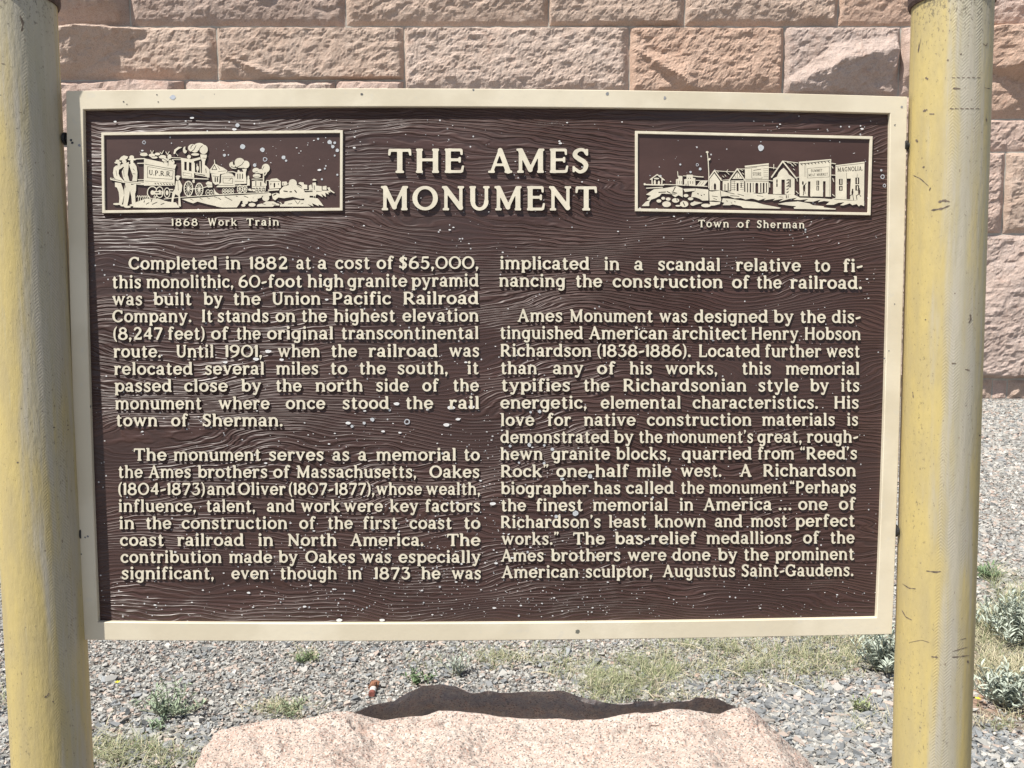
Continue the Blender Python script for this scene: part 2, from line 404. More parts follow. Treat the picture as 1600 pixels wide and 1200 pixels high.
def build_wall():
    root = empty('granite_wall', (0, WALL_Y, 0), 'tall wall of rough pink granite blocks behind the brown sign', 'wall')
    P = (1.04, 0.99, 0.97); T = (1.01, 0.97, 0.91); GR = (0.98, 0.98, 0.99); RD = (1.05, 0.93, 0.83); LT = (1.10, 1.09, 1.06); DK = (0.88, 0.85, 0.83)
    tints = [P, T, GR, RD, LT, T, P]
    rows = []                       # (z0, z1, joints in wall metres, tints)
    def jr(px_list, py): return [wx(p, py) for p in px_list]
    zA1, zA0, zB0, zC0, zD0, zE0 = wz(-75), wz(42), wz(126), wz(228), wz(366), wz(592)
    rows.append((zA0, zA1, jr([-420, -130, 60, 203, 540, 857, 1070, 1310, 1490, 1770, 2050], 0), [T, P, DK, DK, T, T, T, RD, P, P, T], 0.5))
    rows.append((zA1, wz(-190), jr([-400, -160, 90, 380, 700, 960, 1200, 1500, 1800, 2040], 0), None, 0.5))
    # the second course: its right blocks run deeper than its left ones
    rows.append((zB0, zA0, jr([-380, -90, -5 + 0, 340, 632], 90), [T, RD, T, T, GR], 0.6))
    rows.append((wz(152), zA0, jr([632, 983, 1224, 1405, 1470], 90), [LT, RD, GR, P], 0.6))
    rows.append((wz(187), zA0, jr([1470, 1680, 1960], 90), [RD, P], 0.6))
    rows.append((wz(238), wz(187), jr([1470, 1640, 1790, 1960], 200), [P, T, RD], 0.6))
    rows.append((wz(238), wz(152), jr([632, 800, 1010, 1260, 1470], 200), [P, T, LT, P], 0.5))
    rows.append((zC0, zB0, jr([-380, -150, 40, 290, 525, 632], 150), [P, T, P, LT, P], 0.5))
    rows.append((zD0, zC0, jr([-400, -160, 35, 300, 560, 632], 300), None, 0.5))
    rows.append((zD0, wz(238), jr([632, 900, 1180, 1340, 1568, 1800, 2020], 300), [T, P, T, P, T, GR], 0.4))
    rows.append((zE0, zD0, jr([-420, -30, 420, 900, 1330, 1860, 2150], 480), [P, GR, T, P, GR, GR], 0.15))
    zt = wz(-190)
    for k in range(2):
        rows.append((zt, zt + 0.85, jr([-430 + 90 * k, -100 + 60 * k, 260, 560 + 50 * k, 900, 1200 - 40 * k, 1560, 1850, 2100], 0), None, 0.5)); zt += 0.85
    XE = 16.0; re_ = np.random.default_rng(77)
    for i, (z0, z1, js, tt, under) in enumerate(rows):           # every course runs on to the same ends
        js = list(js); tt = list(tt or tints[:len(js) - 1]); tt = (tt * 4)[:len(js) - 1]
        while js[0] < wx(-300) and js[0] > -XE:
            nx_ = js[0] - re_.uniform(1.6, 3.3); js.insert(0, -XE if nx_ < -XE + 1 else nx_); tt.insert(0, tints[int(re_.integers(7))])
        while js[-1] > wx(1900) and js[-1] < XE:
            nx_ = js[-1] + re_.uniform(1.6, 3.3); js.append(XE if nx_ > XE - 1 else nx_); tt.append(tints[int(re_.integers(7))])
        rows[i] = (z0, z1, js, tt, under)
    sd = 10
    for z0, z1, js, tt, under in rows:
        for i in range(len(js) - 1):
            sd += 1
            h = z1 - z0
            big = h > 1.7
            stone_block(js[i], js[i + 1], z0, z1, sd, root, (tt or tints)[i % len(tt or tints)],
                        bulge=0.38 if h > 0.6 and not big else (0.08 if h < 0.6 else 0.13), flat=0.15 if not big else 0.75,
                        res=0.028 if (z0 > wz(160) and z1 < wz(-185)or js[i + 1] > wx(1480)) and abs(js[i]) < 9 else 0.06, under=under if not big else 0.15)
    # footing of small rubble stones under the lowest course
    x = -XE; r = np.random.default_rng(5)
    while x < XE - .3:
        w = r.uniform(0.16, 0.36)
        sd += 1
        stone_block(x, x + w, -0.04 + (0.0 if r.random() > .4 else 0.06), zE0 - r.uniform(0, 0.03), sd, root, tints[int(r.integers(7))], bulge=r.uniform(.03, .16), flat=0.4, res=0.035, under=.3)
        x += w
    m = MB()
    xa, xb = -XE + .03, XE - .03; y0, y1 = 0.018, 0.5
    for (a, b, c, d, e, f) in ((xa, xb, y0, y1, -0.2, zt - 0.03),):
        v = [(a, c, e), (b, c, e), (b, c, f), (a, c, f), (a, d, e), (b, d, e), (b, d, f), (a, d, f)]
        m.add(v, [(0, 1, 2, 3), (5, 4, 7, 6), (4, 0, 3, 7), (1, 5, 6, 2), (3, 2, 6, 7), (4, 5, 1, 0)])
    # the mortar sits just behind the arrises of the blocks
    for i in range(8): pass
    mo = m.build('mortar', M_MORTAR, root)
    mo.location = (0, -0.018, 0)
    # ledge of earth and grit along the foot
    return root

# ------------------------------------------------------------------ boulder in front
def interp(pts, x):
    p = np.array(pts, float); return np.interp(x, p[:, 0], p[:, 1])
CREST = [(300, 1260), (310, 1225), (318, 1200), (322, 1178), (335, 1155), (360, 1137), (395, 1128), (430, 1124), (470, 1125), (500, 1117), (520, 1113), (545, 1113),
         (575, 1120), (600, 1125), (625, 1123), (660, 1118), (685, 1111), (715, 1112), (760, 1118), (830, 1123), (900, 1124), (935, 1124),
         (960, 1119), (995, 1113), (1030, 1113), (1050, 1108), (1080, 1108), (1110, 1115), (1125, 1116), (1145, 1108), (1165, 1105),
         (1180, 1110), (1195, 1125), (1215, 1145), (1240, 1168), (1265, 1190), (1290, 1230), (1310, 1265)]
RIM = [(545, 1113), (555, 1108), (575, 1101), (610, 1097), (640, 1080), (655, 1071), (690, 1070), (710, 1072), (735, 1081), (800, 1081), (885, 1080),
       (905, 1088), (925, 1095), (950, 1099), (1000, 1098), (1040, 1097), (1075, 1094), (1105, 1090), (1130, 1092), (1145, 1097), (1160, 1104), (1166, 1106)]
def build_boulder():
    px = np.linspace(315, 1306, 640)
    cols = []
    for x in px:
        cy = interp(CREST, x)
        yc = 2.70 + 0.05 * math.sin(x * 0.011)              # distance of the front crest
        pc = at_y(x, cy, yc); 
        zc = max(pc[2], -0.02)
        if pc[2] < 0: pc = on_ground(x, cy, -0.02); zc = -0.02
        t = (x - 315) / 991
        side = min(1, min(t, 1 - t) / 0.10)
        X = pc[0]; Yc = pc[1]
        pr = []
        has = 545 < x < 1166
        ry = interp(RIM, x) if has else cy
        lift = max(0.0, (cy - ry)) / 45.0
        yr = Yc + 0.10
        rim = at_y(x, ry, yr) if has else np.array([X, yr, zc - 0.05])
        zr = rim[2] if has else zc - 0.055
        k = min(1, lift * 2.0)
        # back slope from ground up to the rear rim
        for s in np.linspace(0, 1, 12)[:-1]:
            pr.append((yr + 0.035 + 0.22 * (1 - s) ** 1.1 * (0.4 + .6 * side), -0.05 + (zr + 0.01) * s))
        pr.append((yr + 0.028, zr - 0.035)); pr.append((yr + 0.012, zr - 0.012)); pr.append((yr + 0.002, zr)); 
        # broken face leaning over towards the front
        zb = zc - 0.16
        for s in np.linspace(0.08, 1, 12):
            pr.append((yr + 0.21 * k * s + 0.004 * math.sin(s * 9 + x * .05), zr + (zb - zr) * s))
        # cleft floor and back of the front mass
        pr.append((yr - 0.01, zb - 0.005)); 
        for s in np.linspace(0, 1, 7)[1:]:
            pr.append((Yc + 0.07 * (1 - s) + 0.012, zb + (zc - zb) * s * 0.97))
        pr.append((Yc, zc))
        # upper surface towards the viewer, then the front roll to the ground
        top = 0.40 * side + 0.05
        tilt = 0.02 * math.sin(x * .013) + 0.01
        for s in np.linspace(0, 1, 110)[1:]:
            dent = 0.030 * math.exp(-((s - 0.16 - 0.05 * math.sin(x * .021)) / 0.045) ** 2) * max(0, 1 - abs((x - 990) / 130)) + 0.022 * math.exp(-((s - 0.62) / 0.05) ** 2) * max(0, 1 - abs((x - 440) / 60))
            pr.append((Yc - top * s, -dent + zc + tilt * s * side - 0.03 * max(0, s - .8) - 0.012 * math.sin(min(1, s * 8) * math.pi)))
        z1 = pr[-1][1]; y1 = pr[-1][0]
        for s in np.linspace(0, 1, 16)[1:]:
            pr.append((y1 - 0.22 * side * math.sin(s * math.pi / 2), z1 - (z1 + 0.06) * (1 - math.cos(s * math.pi / 2))))
        cols.append([(X * (yy / Yc if False else 1), yy, zz) for yy, zz in pr])
    P = np.array(cols)
    # X shifts with depth so that the ends round off
    n = P.shape[1]
    A = np.gradient(P, axis=0); B = np.gradient(P, axis=1)
    Nn = np.cross(A, B); Nn /= (np.linalg.norm(Nn, axis=2, keepdims=True) + 1e-9)
    X, Y, Z = P[..., 0], P[..., 1], P[..., 2]
    d = 0.016 * fbm(X * 7, Y * 7, Z * 7, 4, 0.55) + 0.011 * fbm(X * 26, Y * 26, Z * 26, 5, 0.7) + 0.022 * (0.5 - 2 * np.abs(fbm(X * 6 + 5, Y * 8, Z * 6, 4, 0.55)))
    d2 = 0.045 * np.minimum(0, fbm(X * 4.5 + 3, Y * 10, Z * 3 + 8, 4, 0.6) + 0.16)
    top = np.arange(n)[None, :] > 34
    d = np.where(top, d + d2, d * 0.6)
    crest_damp = np.ones(n); crest_damp[31:37] = .45; crest_damp[10:16] = .6
    P = P - Nn * (d * crest_damp[None, :])[..., None] * (-1)
    root = np.array([P[..., 0].mean(), P[..., 1].mean(), 0])
    r, c = P.shape[:2]
    idx = np.arange(r * c).reshape(r, c)
    q = np.stack([idx[:-1, :-1], idx[1:, :-1], idx[1:, 1:], idx[:-1, 1:]], -1).reshape(-1, 4)
    me = mesh_np('boulder', (P - root).reshape(-1, 3), q.ravel(), np.full(len(q), 4), M_ROCK, smooth=False, color=np.repeat(np.clip(np.where(np.arange(n)[None, :] < 27, 1.0, 0.0) + 0 * P[..., 0], 0, 1).reshape(-1, 1), 3, 1))  # tint marks the rear lobe, where shade is painted into the colour
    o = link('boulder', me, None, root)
    setp(o, 'large flat topped pink granite boulder on the gravel below the sign', 'boulder')
    return o
# ------------------------------------------------------------------ the sign: plane of the cast panel
OUT = [(103, 142), (1418, 151), (1394, 991), (128, 1000)]          # outer corners tl tr br bl
def panel_plane():
    src = [(0, 0), (1, 0), (1, -1), (0, -1)]
    A = []; b = []
    for (u, v), (x, y) in zip(src, OUT):
        X = (x - 800) / FPX; Y = -(y - 600) / FPX
        A.append([u, v, 1, 0, 0, 0, -X * u, -X * v]); b.append(X)
        A.append([0, 0, 0, u, v, 1, -Y * u, -Y * v]); b.append(Y)
    h = np.linalg.solve(np.array(A), np.array(b)); H = np.append(h, 1).reshape(3, 3)
    a, bb, t = H[:, 0], H[:, 1], H[:, 2]
    M = np.stack([RT, UP, FW], 1)                    # x right, y up, z forward
    aw, bw, tw = M @ a, M @ bb, M @ t
    s = 1.40 / np.linalg.norm(aw)
    n = np.cross(aw, bw); n /= np.linalg.norm(n)
    if n[1] > 0: n = -n
    return C0 + tw * s, n, s * aw, s * bw
PO, PN, PA, PB = panel_plane()
PXM = 1.40 / 1315                                    # metres per photo pixel on the panel
def PT(px, py, w=0.0):
    """points of the plane w metres in front of the board, (n,3)"""
    px = np.asarray(px, float); py = np.asarray(py, float)
    d = FW[None] + ((px - 800) / FPX)[:, None] * RT[None] - ((py - 600) / FPX)[:, None] * UP[None]
    o = PO + PN * w
    t = ((o - C0) @ PN) / (d @ PN)
    return C0 + d * t[:, None]
FRAME_W = 0.0085
BASE = np.array([0.0, PO[1] + 0.5 * PB[1], 0.0])     # sign's foot on the ground

# ---- relief shapes: a scalar field, positive inside, turned into raised geometry
def relief(F, gx, gy, w, drop=0.45, foot=0.0):
    """F[j,i] on photo-pixel grid gx, gy; returns verts, loops, totals, mat ids (0 face, 1 side)"""
    ny, nx = F.shape
    ins = F > 0
    verts = []; loops = []; tot = []; mi = []
    cache = {}
    gyF, gxF = np.gradient(F)
    def vid(key, x, y):
        if key not in cache:
            cache[key] = len(verts); verts.append((x, y))
        return cache[key]
    def corner(i, j): return vid((i, j, 0), gx[i], gy[j])
    def cross(i, j, hor):
        key = (i, j, 1 if hor else 2)
        if key in cache: return cache[key]
        a = F[j, i]; b = F[j, i + 1] if hor else F[j + 1, i]
        t = a / (a - b); t = min(max(t, 0.04), 0.96)
        if hor: return vid(key, gx[i] + t * (gx[i + 1] - gx[i]), gy[j])
        return vid(key, gx[i], gy[j] + t * (gy[j + 1] - gy[j]))
    full = ins[:-1, :-1] & ins[1:, :-1] & ins[:-1, 1:] & ins[1:, 1:]
    anyi = ins[:-1, :-1] | ins[1:, :-1] | ins[:-1, 1:] | ins[1:, 1:]
    for j in range(ny - 1):
        row = full[j]
        if not row.any(): continue
        i = 0
        d = np.flatnonzero(np.diff(np.concatenate([[0], row.astype(int), [0]])))
        for a, b in zip(d[::2], d[1::2]):
            loops += [corner(a, j), corner(a, j + 1), corner(b, j + 1), corner(b, j)]; tot.append(4); mi.append(0)
    sides = []
    js, iss = np.nonzero(anyi & ~full)
    for j, i in zip(js.tolist(), iss.tolist()):
        c = [(i, j), (i, j + 1), (i + 1, j + 1), (i + 1, j)]
        poly = []
        for k in range(4):
            p, q = c[k], c[(k + 1) % 4]
            pi, qi = ins[p[1], p[0]], ins[q[1], q[0]]
            if pi: poly.append((corner(*p), 0))
            if pi != qi:
                if p[1] == q[1]: v = cross(min(p[0], q[0]), p[1], True)
                else: v = cross(p[0], min(p[1], q[1]), False)
                poly.append((v, 1 if pi else 2))
        if len(poly) < 3: continue
        loops += [v for v, _ in poly]; tot.append(len(poly)); mi.append(0)
        for k in range(len(poly)):
            if poly[k][1] == 1 and poly[(k + 1) % len(poly)][1] == 2:
                sides.append((poly[k][0], poly[(k + 1) % len(poly)][0]))
    if not verts: return None
    XY = np.array(verts)
    # outward normals for the draft of the side walls
    sv = sorted({v for s in sides for v in s}); low = {}
    fx = (XY[:, 0] - gx[0]) / (gx[1] - gx[0]); fy = (XY[:, 1] - gy[0]) / (gy[1] - gy[0])
    ii = np.clip(np.round(fx).astype(int), 0, nx - 1); jj = np.clip(np.round(fy).astype(int), 0, ny - 1)
    gnx = -gxF[jj, ii]; gny = -gyF[jj, ii] ; L = np.hypot(gnx, gny) + 1e-9
    topP = PT(XY[:, 0], XY[:, 1], w)
    ex = (PT(XY[:, 0] + 1, XY[:, 1], w) - topP); ey = (PT(XY[:, 0], XY[:, 1] + 1, w) - topP)
    lowP = []
    for v in sv:
        low[v] = len(XY) + len(lowP)
        lowP.append(topP[v] + (ex[v] * gnx[v] + ey[v] * gny[v]) / L[v] * drop - PN * (w - foot))
    for a, b in sides:
        loops += [b, a, low[a], low[b]]; tot.append(4); mi.append(1)
    V = np.concatenate([topP, np.array(lowP)]) if lowP else topP
    return V, loops, tot, mi

class Bag:
    def __init__(s): s.V = []; s.L = []; s.T = []; s.M = []; s.n = 0
    def add(s, r):
        if r is None: return
        V, L, T, M = r
        s.V.append(V); s.L.append(np.array(L) + s.n); s.T += T; s.M += M; s.n += len(V)
    def build(s, name, parent, mats=None):
        V = np.concatenate(s.V); 
        me = mesh_np(name, V - BASE, np.concatenate(s.L), s.T, mats or [M_LET, M_SIDE], s.M)
        return link(name, me, parent)

# ---- lettering: every character drawn as pen strokes in units of cap height = 100
def cat(pts, w): return ('p', pts, w)
_arch = lambda cx, rx=23: ('e', cx, 44, rx, 24.5, -5, 150, 16, 11)
def ft(x, y=4, a=12, b=12): return ('h', x - a, x + b, y, 8)
GL = {
 'o': (72, [('e', 36, 37, 27.5, 31, 0, 360, 17, 11.5)]),
 'c': (63, [('e', 35, 37, 27, 31, 48, 315, 17, 11.5), ('d', 53, 57, 8)]),
 'e': (69, [('e', 35, 37, 27, 31, 5, 318, 16.5, 11.5), ('l', 12, 36, 61, 40, 9, 9)]),
 'a': (67, [('e', 26, 21, 18.5, 15.5, 0, 360, 14, 10), ('v', 49, 8, 52, 16.5), cat([(12, 57), (22, 68), (36, 69), (47, 60), (49, 48)], [12, 11, 12, 15, 16]), ('d', 13, 56, 6), cat([(49, 14), (52, 5), (62, 5)], [14, 11, 8])]),
 'd': (76, [('e', 33, 37, 25, 31, 0, 360, 16, 11), ('v', 59, 4, 102, 17), ('h', 45, 60, 99, 8), ('h', 58, 75, 4, 8)]),
 'b': (74, [('e', 42, 37, 25, 31, 0, 360, 16, 11), ('v', 15, 4, 102, 17), ('h', 0, 15, 99, 8)]),
 'p': (75, [('e', 43, 37, 25, 31, 0, 360, 16, 11), ('v', 16, -24, 70, 17), ('h', 0, 16, 69, 8), ft(16, -23, 12, 14)]),
 'q': (75, [('e', 33, 37, 25, 31, 0, 360, 16, 11), ('v', 59, -24, 72, 17), ft(59, -23)]),
 'g': (73, [('e', 32, 37, 24.5, 31, 0, 360, 16, 11), ('v', 58, -2, 70, 16.5), cat([(58, 0), (55, -16), (42, -23), (27, -19)], [16, 13, 11, 12]), ('d', 26, -17, 8), ('h', 58, 70, 69, 7)]),
 'h': (76, [('v', 15, 4, 102, 17), ('h', 0, 15, 99, 8), _arch(38), ('v', 61, 4, 44, 16.5), ft(15), ft(61)]),
 'n': (76, [('v', 15, 4, 71, 17), ('h', 0, 15, 69, 8), _arch(38), ('v', 61, 4, 44, 16.5), ft(15), ft(61)]),
 'm': (114, [('v', 15, 4, 71, 17), ('h', 0, 15, 69, 8), _arch(36.5, 21), ('v', 57, 4, 44, 16), _arch(78.5, 21), ('v', 99, 4, 44, 16), ft(15), ft(57, 4, 9, 9), ft(99)]),
 'u': (76, [('v', 15, 28, 71, 16.5), ('h', 0, 15, 69, 8), ('e', 38, 29, 23, 24, 180, 345, 16, 11), ('v', 60, 4, 71, 17), ('h', 47, 60, 69, 8), ('h', 60, 75, 4, 8)]),
 'i': (33, [('v', 17, 4, 71, 17), ('h', 3, 17, 69, 8), ft(17), ('d', 16, 94, 10)]),
 'l': (33, [('v', 17, 4, 102, 17), ('h', 3, 17, 99, 8), ft(17)]),
 'k': (76, [('v', 15, 4, 102, 17), ('h', 0, 15, 99, 8), ('l', 22, 32, 56, 66, 10, 10), ('l', 34, 42, 62, 6, 15, 16), ('h', 46, 68, 69, 8), ft(15), ('h', 56, 76, 4, 8)]),
 'r': (54, [('v', 15, 4, 71, 17), ('h', 0, 15, 69, 8), cat([(18, 44), (24, 60), (34, 69), (45, 66)], [11, 11, 11, 11]), ('d', 46, 63, 8.5), ft(15, 4, 12, 13)]),
 's': (58, [cat([(48, 59), (40, 69), (27, 70), (14, 63), (13, 51), (28, 40), (43, 30), (47, 17), (38, 6), (22, 4), (10, 13)], [10, 11, 11, 13, 15, 16, 15, 13, 11, 11, 10]), ('v', 50, 52, 72, 6), ('v', 7, 4, 22, 6)]),
 't': (50, [('v', 22, 14, 86, 16.5), ('l', 22, 90, 16, 80, 8, 6), ('h', 5, 44, 68, 9.5), cat([(22, 16), (25, 6), (36, 4), (45, 10)], [16, 13, 11, 8])]),
 'f': (48, [('v', 20, 4, 84, 16.5), ('h', 4, 42, 68, 9.5), cat([(20, 80), (23, 95), (34, 100), (44, 95)], [15, 12, 10, 10]), ('d', 44, 93, 7.5), ft(20, 4, 12, 13)]),
 'v': (70, [('l', 12, 66, 35, 8, 16, 15), ('l', 35, 8, 57, 66, 10, 10), ('h', 0, 24, 69, 8), ('h', 46, 69, 69, 8)]),
 'w': (106, [('l', 12, 66, 32, 8, 16, 14), ('l', 32, 8, 52, 62, 10, 10), ('l', 52, 66, 72, 8, 16, 14), ('l', 72, 8, 93, 66, 10, 10), ('h', 0, 24, 69, 8), ('h', 82, 105, 69, 8)]),
 'y': (72, [('l', 12, 66, 38, 10, 16, 15), ('l', 60, 66, 32, -14, 10, 10), cat([(33, -12), (26, -22), (16, -19)], [10, 10, 10]), ('d', 16, -17, 8), ('h', 0, 24, 69, 8), ('h', 48, 71, 69, 8)]),
 'A': (94, [('l', 15, 6, 45, 92, 10, 10), ('l', 47, 94, 78, 6, 17, 18), ('h', 26, 66, 33, 9), ft(13), ft(79, 4, 14, 14)]),
 'C': (88, [('e', 48, 50, 39, 44, 45, 318, 18, 11.5), ('v', 77, 68, 95, 9)]),
 'G': (96, [('e', 48, 50, 39, 44, 45, 318, 18, 11.5), ('v', 79, 68, 95, 9), ('v', 78, 8, 40, 17), ('h', 60, 94, 42, 8)]),
 'H': (94, [('v', 17, 4, 96, 18), ('v', 77, 4, 96, 18), ('h', 17, 77, 54, 10), ft(17), ft(77), ft(17, 96), ft(77, 96)]),
 'I': (34, [('v', 17, 4, 96, 18), ft(17), ft(17, 96)]),
 'L': (72, [('v', 17, 4, 96, 18), ('h', 17, 68, 5, 10), ('l', 67, 6, 70, 25, 8, 7), ft(17), ft(17, 96)]),
 'E': (76, [('v', 17, 4, 96, 18), ('h', 17, 66, 5, 10), ('h', 17, 66, 95, 10), ('h', 17, 58, 54, 10), ('l', 68, 6, 72, 26, 8, 7), ('l', 66, 94, 67, 78, 8, 7), ('v', 60, 43, 65, 7), ft(17), ft(17, 96)]),
 'M': (116, [('v', 19, 4, 94, 12), ('l', 20, 92, 57, 12, 18, 17), ('l', 57, 12, 93, 92, 11, 11), ('v', 97, 4, 94, 18), ft(19), ft(97), ('h', 4, 26, 96, 8), ('h', 90, 111, 96, 8)]),
 'N': (96, [('v', 19, 4, 94, 11.5), ('l', 19, 90, 78, 10, 18, 18), ('v', 79, 6, 96, 11.5), ft(19), ft(79, 96), ('h', 4, 22, 96, 8)]),
 'O': (102, [('e', 51, 50, 41.5, 44.5, 0, 360, 18, 11.5)]),
 'P': (78, [('v', 17, 4, 96, 18), ('e', 38, 71, 27, 24, -90, 90, 17, 10), ('h', 17, 38, 95, 10), ('h', 17, 38, 47, 10), ft(17), ft(17, 96)]),
 'R': (88, [('v', 17, 4, 96, 18), ('e', 38, 71, 27, 24, -90, 90, 17, 10), ('h', 17, 38, 95, 10), ('h', 17, 38, 47, 10), ('l', 42, 46, 72, 8, 16, 17), ft(17), ft(17, 96), ('h', 68, 88, 5, 9)]),
 'S': (68, [cat([(57, 80), (49, 93), (33, 96), (17, 87), (14, 71), (30, 57), (48, 45), (56, 30), (49, 11), (31, 4), (12, 17)], [10, 11, 12, 15, 17, 18, 18, 17, 14, 12, 10]), ('v', 60, 72, 98, 7), ('v', 8, 3, 27, 7)]),
 'T': (86, [('v', 43, 4, 94, 18), ('h', 5, 81, 94, 10.5), ('l', 6, 94, 4, 76, 9, 7), ('l', 80, 94, 82, 76, 9, 7), ft(43, 4, 15, 15)]),
 'U': (88, [('v', 17, 36, 96, 18), ('e', 44.5, 36, 27, 31, 180, 360, 16, 12), ('v', 72, 36, 96, 12), ft(17, 96), ft(72, 96)]),
 'W': (118, [('l', 12, 94, 35, 8, 17, 15), ('l', 35, 8, 58, 90, 10, 10), ('l', 58, 94, 81, 8, 17, 15), ('l', 81, 8, 104, 94, 10, 10), ('h', 0, 26, 96, 8), ('h', 92, 116, 96, 8)]),
 'K': (88, [('v', 17, 4, 96, 18), ('l', 24, 46, 70, 92, 11, 11), ('l', 38, 56, 74, 8, 16, 17), ft(17), ft(17, 96), ('h', 60, 82, 96, 8), ('h', 66, 88, 4, 8)]),
 '1': (28, [('v', 17, 2, 98, 17), ('l', 16, 94, 5, 86, 9, 8)]),
 '8': (74, [('e', 37, 74, 22, 20, 0, 360, 14, 11), ('e', 37, 28, 28, 24.5, 0, 360, 16, 11)]),
 '0': (88, [('e', 44, 50, 36.5, 44.5, 0, 360, 14.5, 10.5)]),
 '6': (75, [('e', 38, 31, 28, 26, 0, 360, 16, 11), cat([(11, 34), (15, 62), (30, 84), (52, 97)], [15, 15, 13, 10])]),
 '9': (75, [('e', 37, 69, 28, 26, 0, 360, 16, 11), cat([(64, 66), (60, 38), (45, 16), (22, 3)], [15, 15, 13, 10])]),
 '2': (70, [cat([(13, 80), (22, 93), (40, 95), (54, 84), (54, 66), (38, 42), (15, 14)], [13, 12, 12, 15, 17, 15, 12]), ('h', 10, 64, 8, 15), ('v', 63, 6, 24, 7)]),
 '3': (68, [('h', 14, 56, 94, 10), ('v', 13, 80, 96, 7), ('l', 54, 92, 32, 60, 9, 9), cat([(30, 58), (46, 56), (57, 42), (56, 20), (40, 5), (20, 6), (9, 17)], [10, 12, 16, 16, 12, 11, 10])]),
 '4': (72, [('l', 50, 94, 10, 34, 10, 10), ('h', 6, 68, 31, 11), ('v', 50, 4, 96, 17)]),
 '5': (70, [('h', 18, 60, 92, 14), ('l', 19, 92, 15, 54, 8, 8), cat([(15, 54), (34, 62), (52, 52), (58, 33), (48, 11), (28, 4), (10, 14)], [9, 11, 15, 16, 14, 11, 10])]),
 '7': (68, [('h', 8, 62, 91, 14), ('v', 8, 78, 96, 7), ('l', 60, 88, 26, 5, 14, 15)]),
 '$': (64, [cat([(52, 76), (44, 88), (30, 90), (16, 83), (14, 69), (28, 56), (44, 45), (51, 30), (44, 13), (29, 8), (11, 20)], [10, 11, 12, 14, 16, 17, 17, 15, 13, 12, 10]), ('v', 32, -8, 106, 8), ('v', 55, 70, 90, 7), ('v', 8, 8, 28, 7)]),
 ',': (24, [('d', 11, 8, 9.5), ('l', 14, 6, 8, -16, 10, 5)]),
 '.': (24, [('d', 11, 9, 10)]),
 "'": (22, [('d', 11, 96, 8.5), ('l', 13, 94, 7, 76, 9, 5)]),
 '“': (42, [('d', 10, 84, 8), ('l', 8, 86, 14, 102, 9, 5), ('d', 31, 84, 8), ('l', 29, 86, 35, 102, 9, 5)]),
 '”': (42, [('d', 12, 98, 8), ('l', 14, 96, 8, 80, 9, 5), ('d', 33, 98, 8), ('l', 35, 96, 29, 80, 9, 5)]),
 '(': (30, [cat([(27, 103), (14, 80), (10, 44), (14, 10), (27, -14)], [6, 11, 14, 11, 6])]),
 ')': (30, [cat([(3, 103), (16, 80), (20, 44), (16, 10), (3, -14)], [6, 11, 14, 11, 6])]),
 '-': (44, [('l', 9, 37, 35, 44, 14, 13), ('l', 35, 47, 40, 50, 6, 4)]),
}
def catmull(pts, ws, sub=6):
    P = np.array(pts, float); Wd = np.array(ws, float) if len(ws) == len(pts) else np.interp(np.linspace(0, 1, len(pts)), np.linspace(0, 1, len(ws)), ws)
    Q = np.vstack([2 * P[0] - P[1], P, 2 * P[-1] - P[-2]]); out = []
    for i in range(len(P) - 1):
        p0, p1, p2, p3 = Q[i], Q[i + 1], Q[i + 2], Q[i + 3]
        for t in np.linspace(0, 1, sub, endpoint=False):
            q = 0.5 * ((2 * p1) + (-p0 + p2) * t + (2 * p0 - 5 * p1 + 4 * p2 - p3) * t * t + (-p0 + 3 * p1 - 3 * p2 + p3) * t ** 3)
            out.append((q[0], q[1], Wd[i] + (Wd[i + 1] - Wd[i]) * t))
    out.append((P[-1][0], P[-1][1], Wd[-1])); return out
def seg_field(X, Y, x0, y0, x1, y1, w0, w1):
    dx, dy = x1 - x0, y1 - y0; L = dx * dx + dy * dy + 1e-9
    t = np.clip(((X - x0) * dx + (Y - y0) * dy) / L, 0, 1)
    return (w0 + (w1 - w0) * t) / 2 - np.hypot(X - x0 - t * dx, Y - y0 - t * dy)
def box_field(X, Y, x0, x1, y0, y1, r=2.0):
    cx, cy, hx, hy = (x0 + x1) / 2, (y0 + y1) / 2, abs(x1 - x0) / 2 - r, abs(y1 - y0) / 2 - r
    qx = np.abs(X - cx) - hx; qy = np.abs(Y - cy) - hy
    return -(np.hypot(np.maximum(qx, 0), np.maximum(qy, 0)) + np.minimum(np.maximum(qx, qy), 0) - r)
def glyph_field(ch, X, Y, gain=0.0):
    F = np.full(X.shape, -99.0); fs = []
    for op in GL[ch][1]:
        k = op[0]
        if k == 'v': fs.append(box_field(X, Y, op[1] - op[4] / 2, op[1] + op[4] / 2, op[2], op[3]))
        elif k == 'h': fs.append(box_field(X, Y, op[1], op[2], op[3] - op[4] / 2, op[3] + op[4] / 2))
        elif k == 'l': fs.append(seg_field(X, Y, *op[1:7]))
        elif k == 'd': fs.append(op[3] - np.hypot(X - op[1], Y - op[2]))
        else:
            if k == 'e':
                _, cx, cy, rx, ry, a0, a1, ws, wt = op; pts = []
                for a in np.radians(np.linspace(a0, a1, 26)):
                    pts.append((cx + rx * math.cos(a), cy + ry * math.sin(a), wt + (ws - wt) * math.cos(a) ** 2))
            else: pts = catmull(op[1], op[2])
            f = np.full(X.shape, -99.0)
            for p, q in zip(pts[:-1], pts[1:]): f = np.maximum(f, seg_field(X, Y, p[0], p[1], q[0], q[1], p[2], q[2]))
            fs.append(f)
    kk = 3.0                                           # soft union fillets the joints like a casting
    for f in fs:
        h = np.clip(0.5 + 0.5 * (f - F) / kk, 0, 1)
        F = F + (f - F) * h + kk * h * (1 - h)
    return F + gain
FC = {}
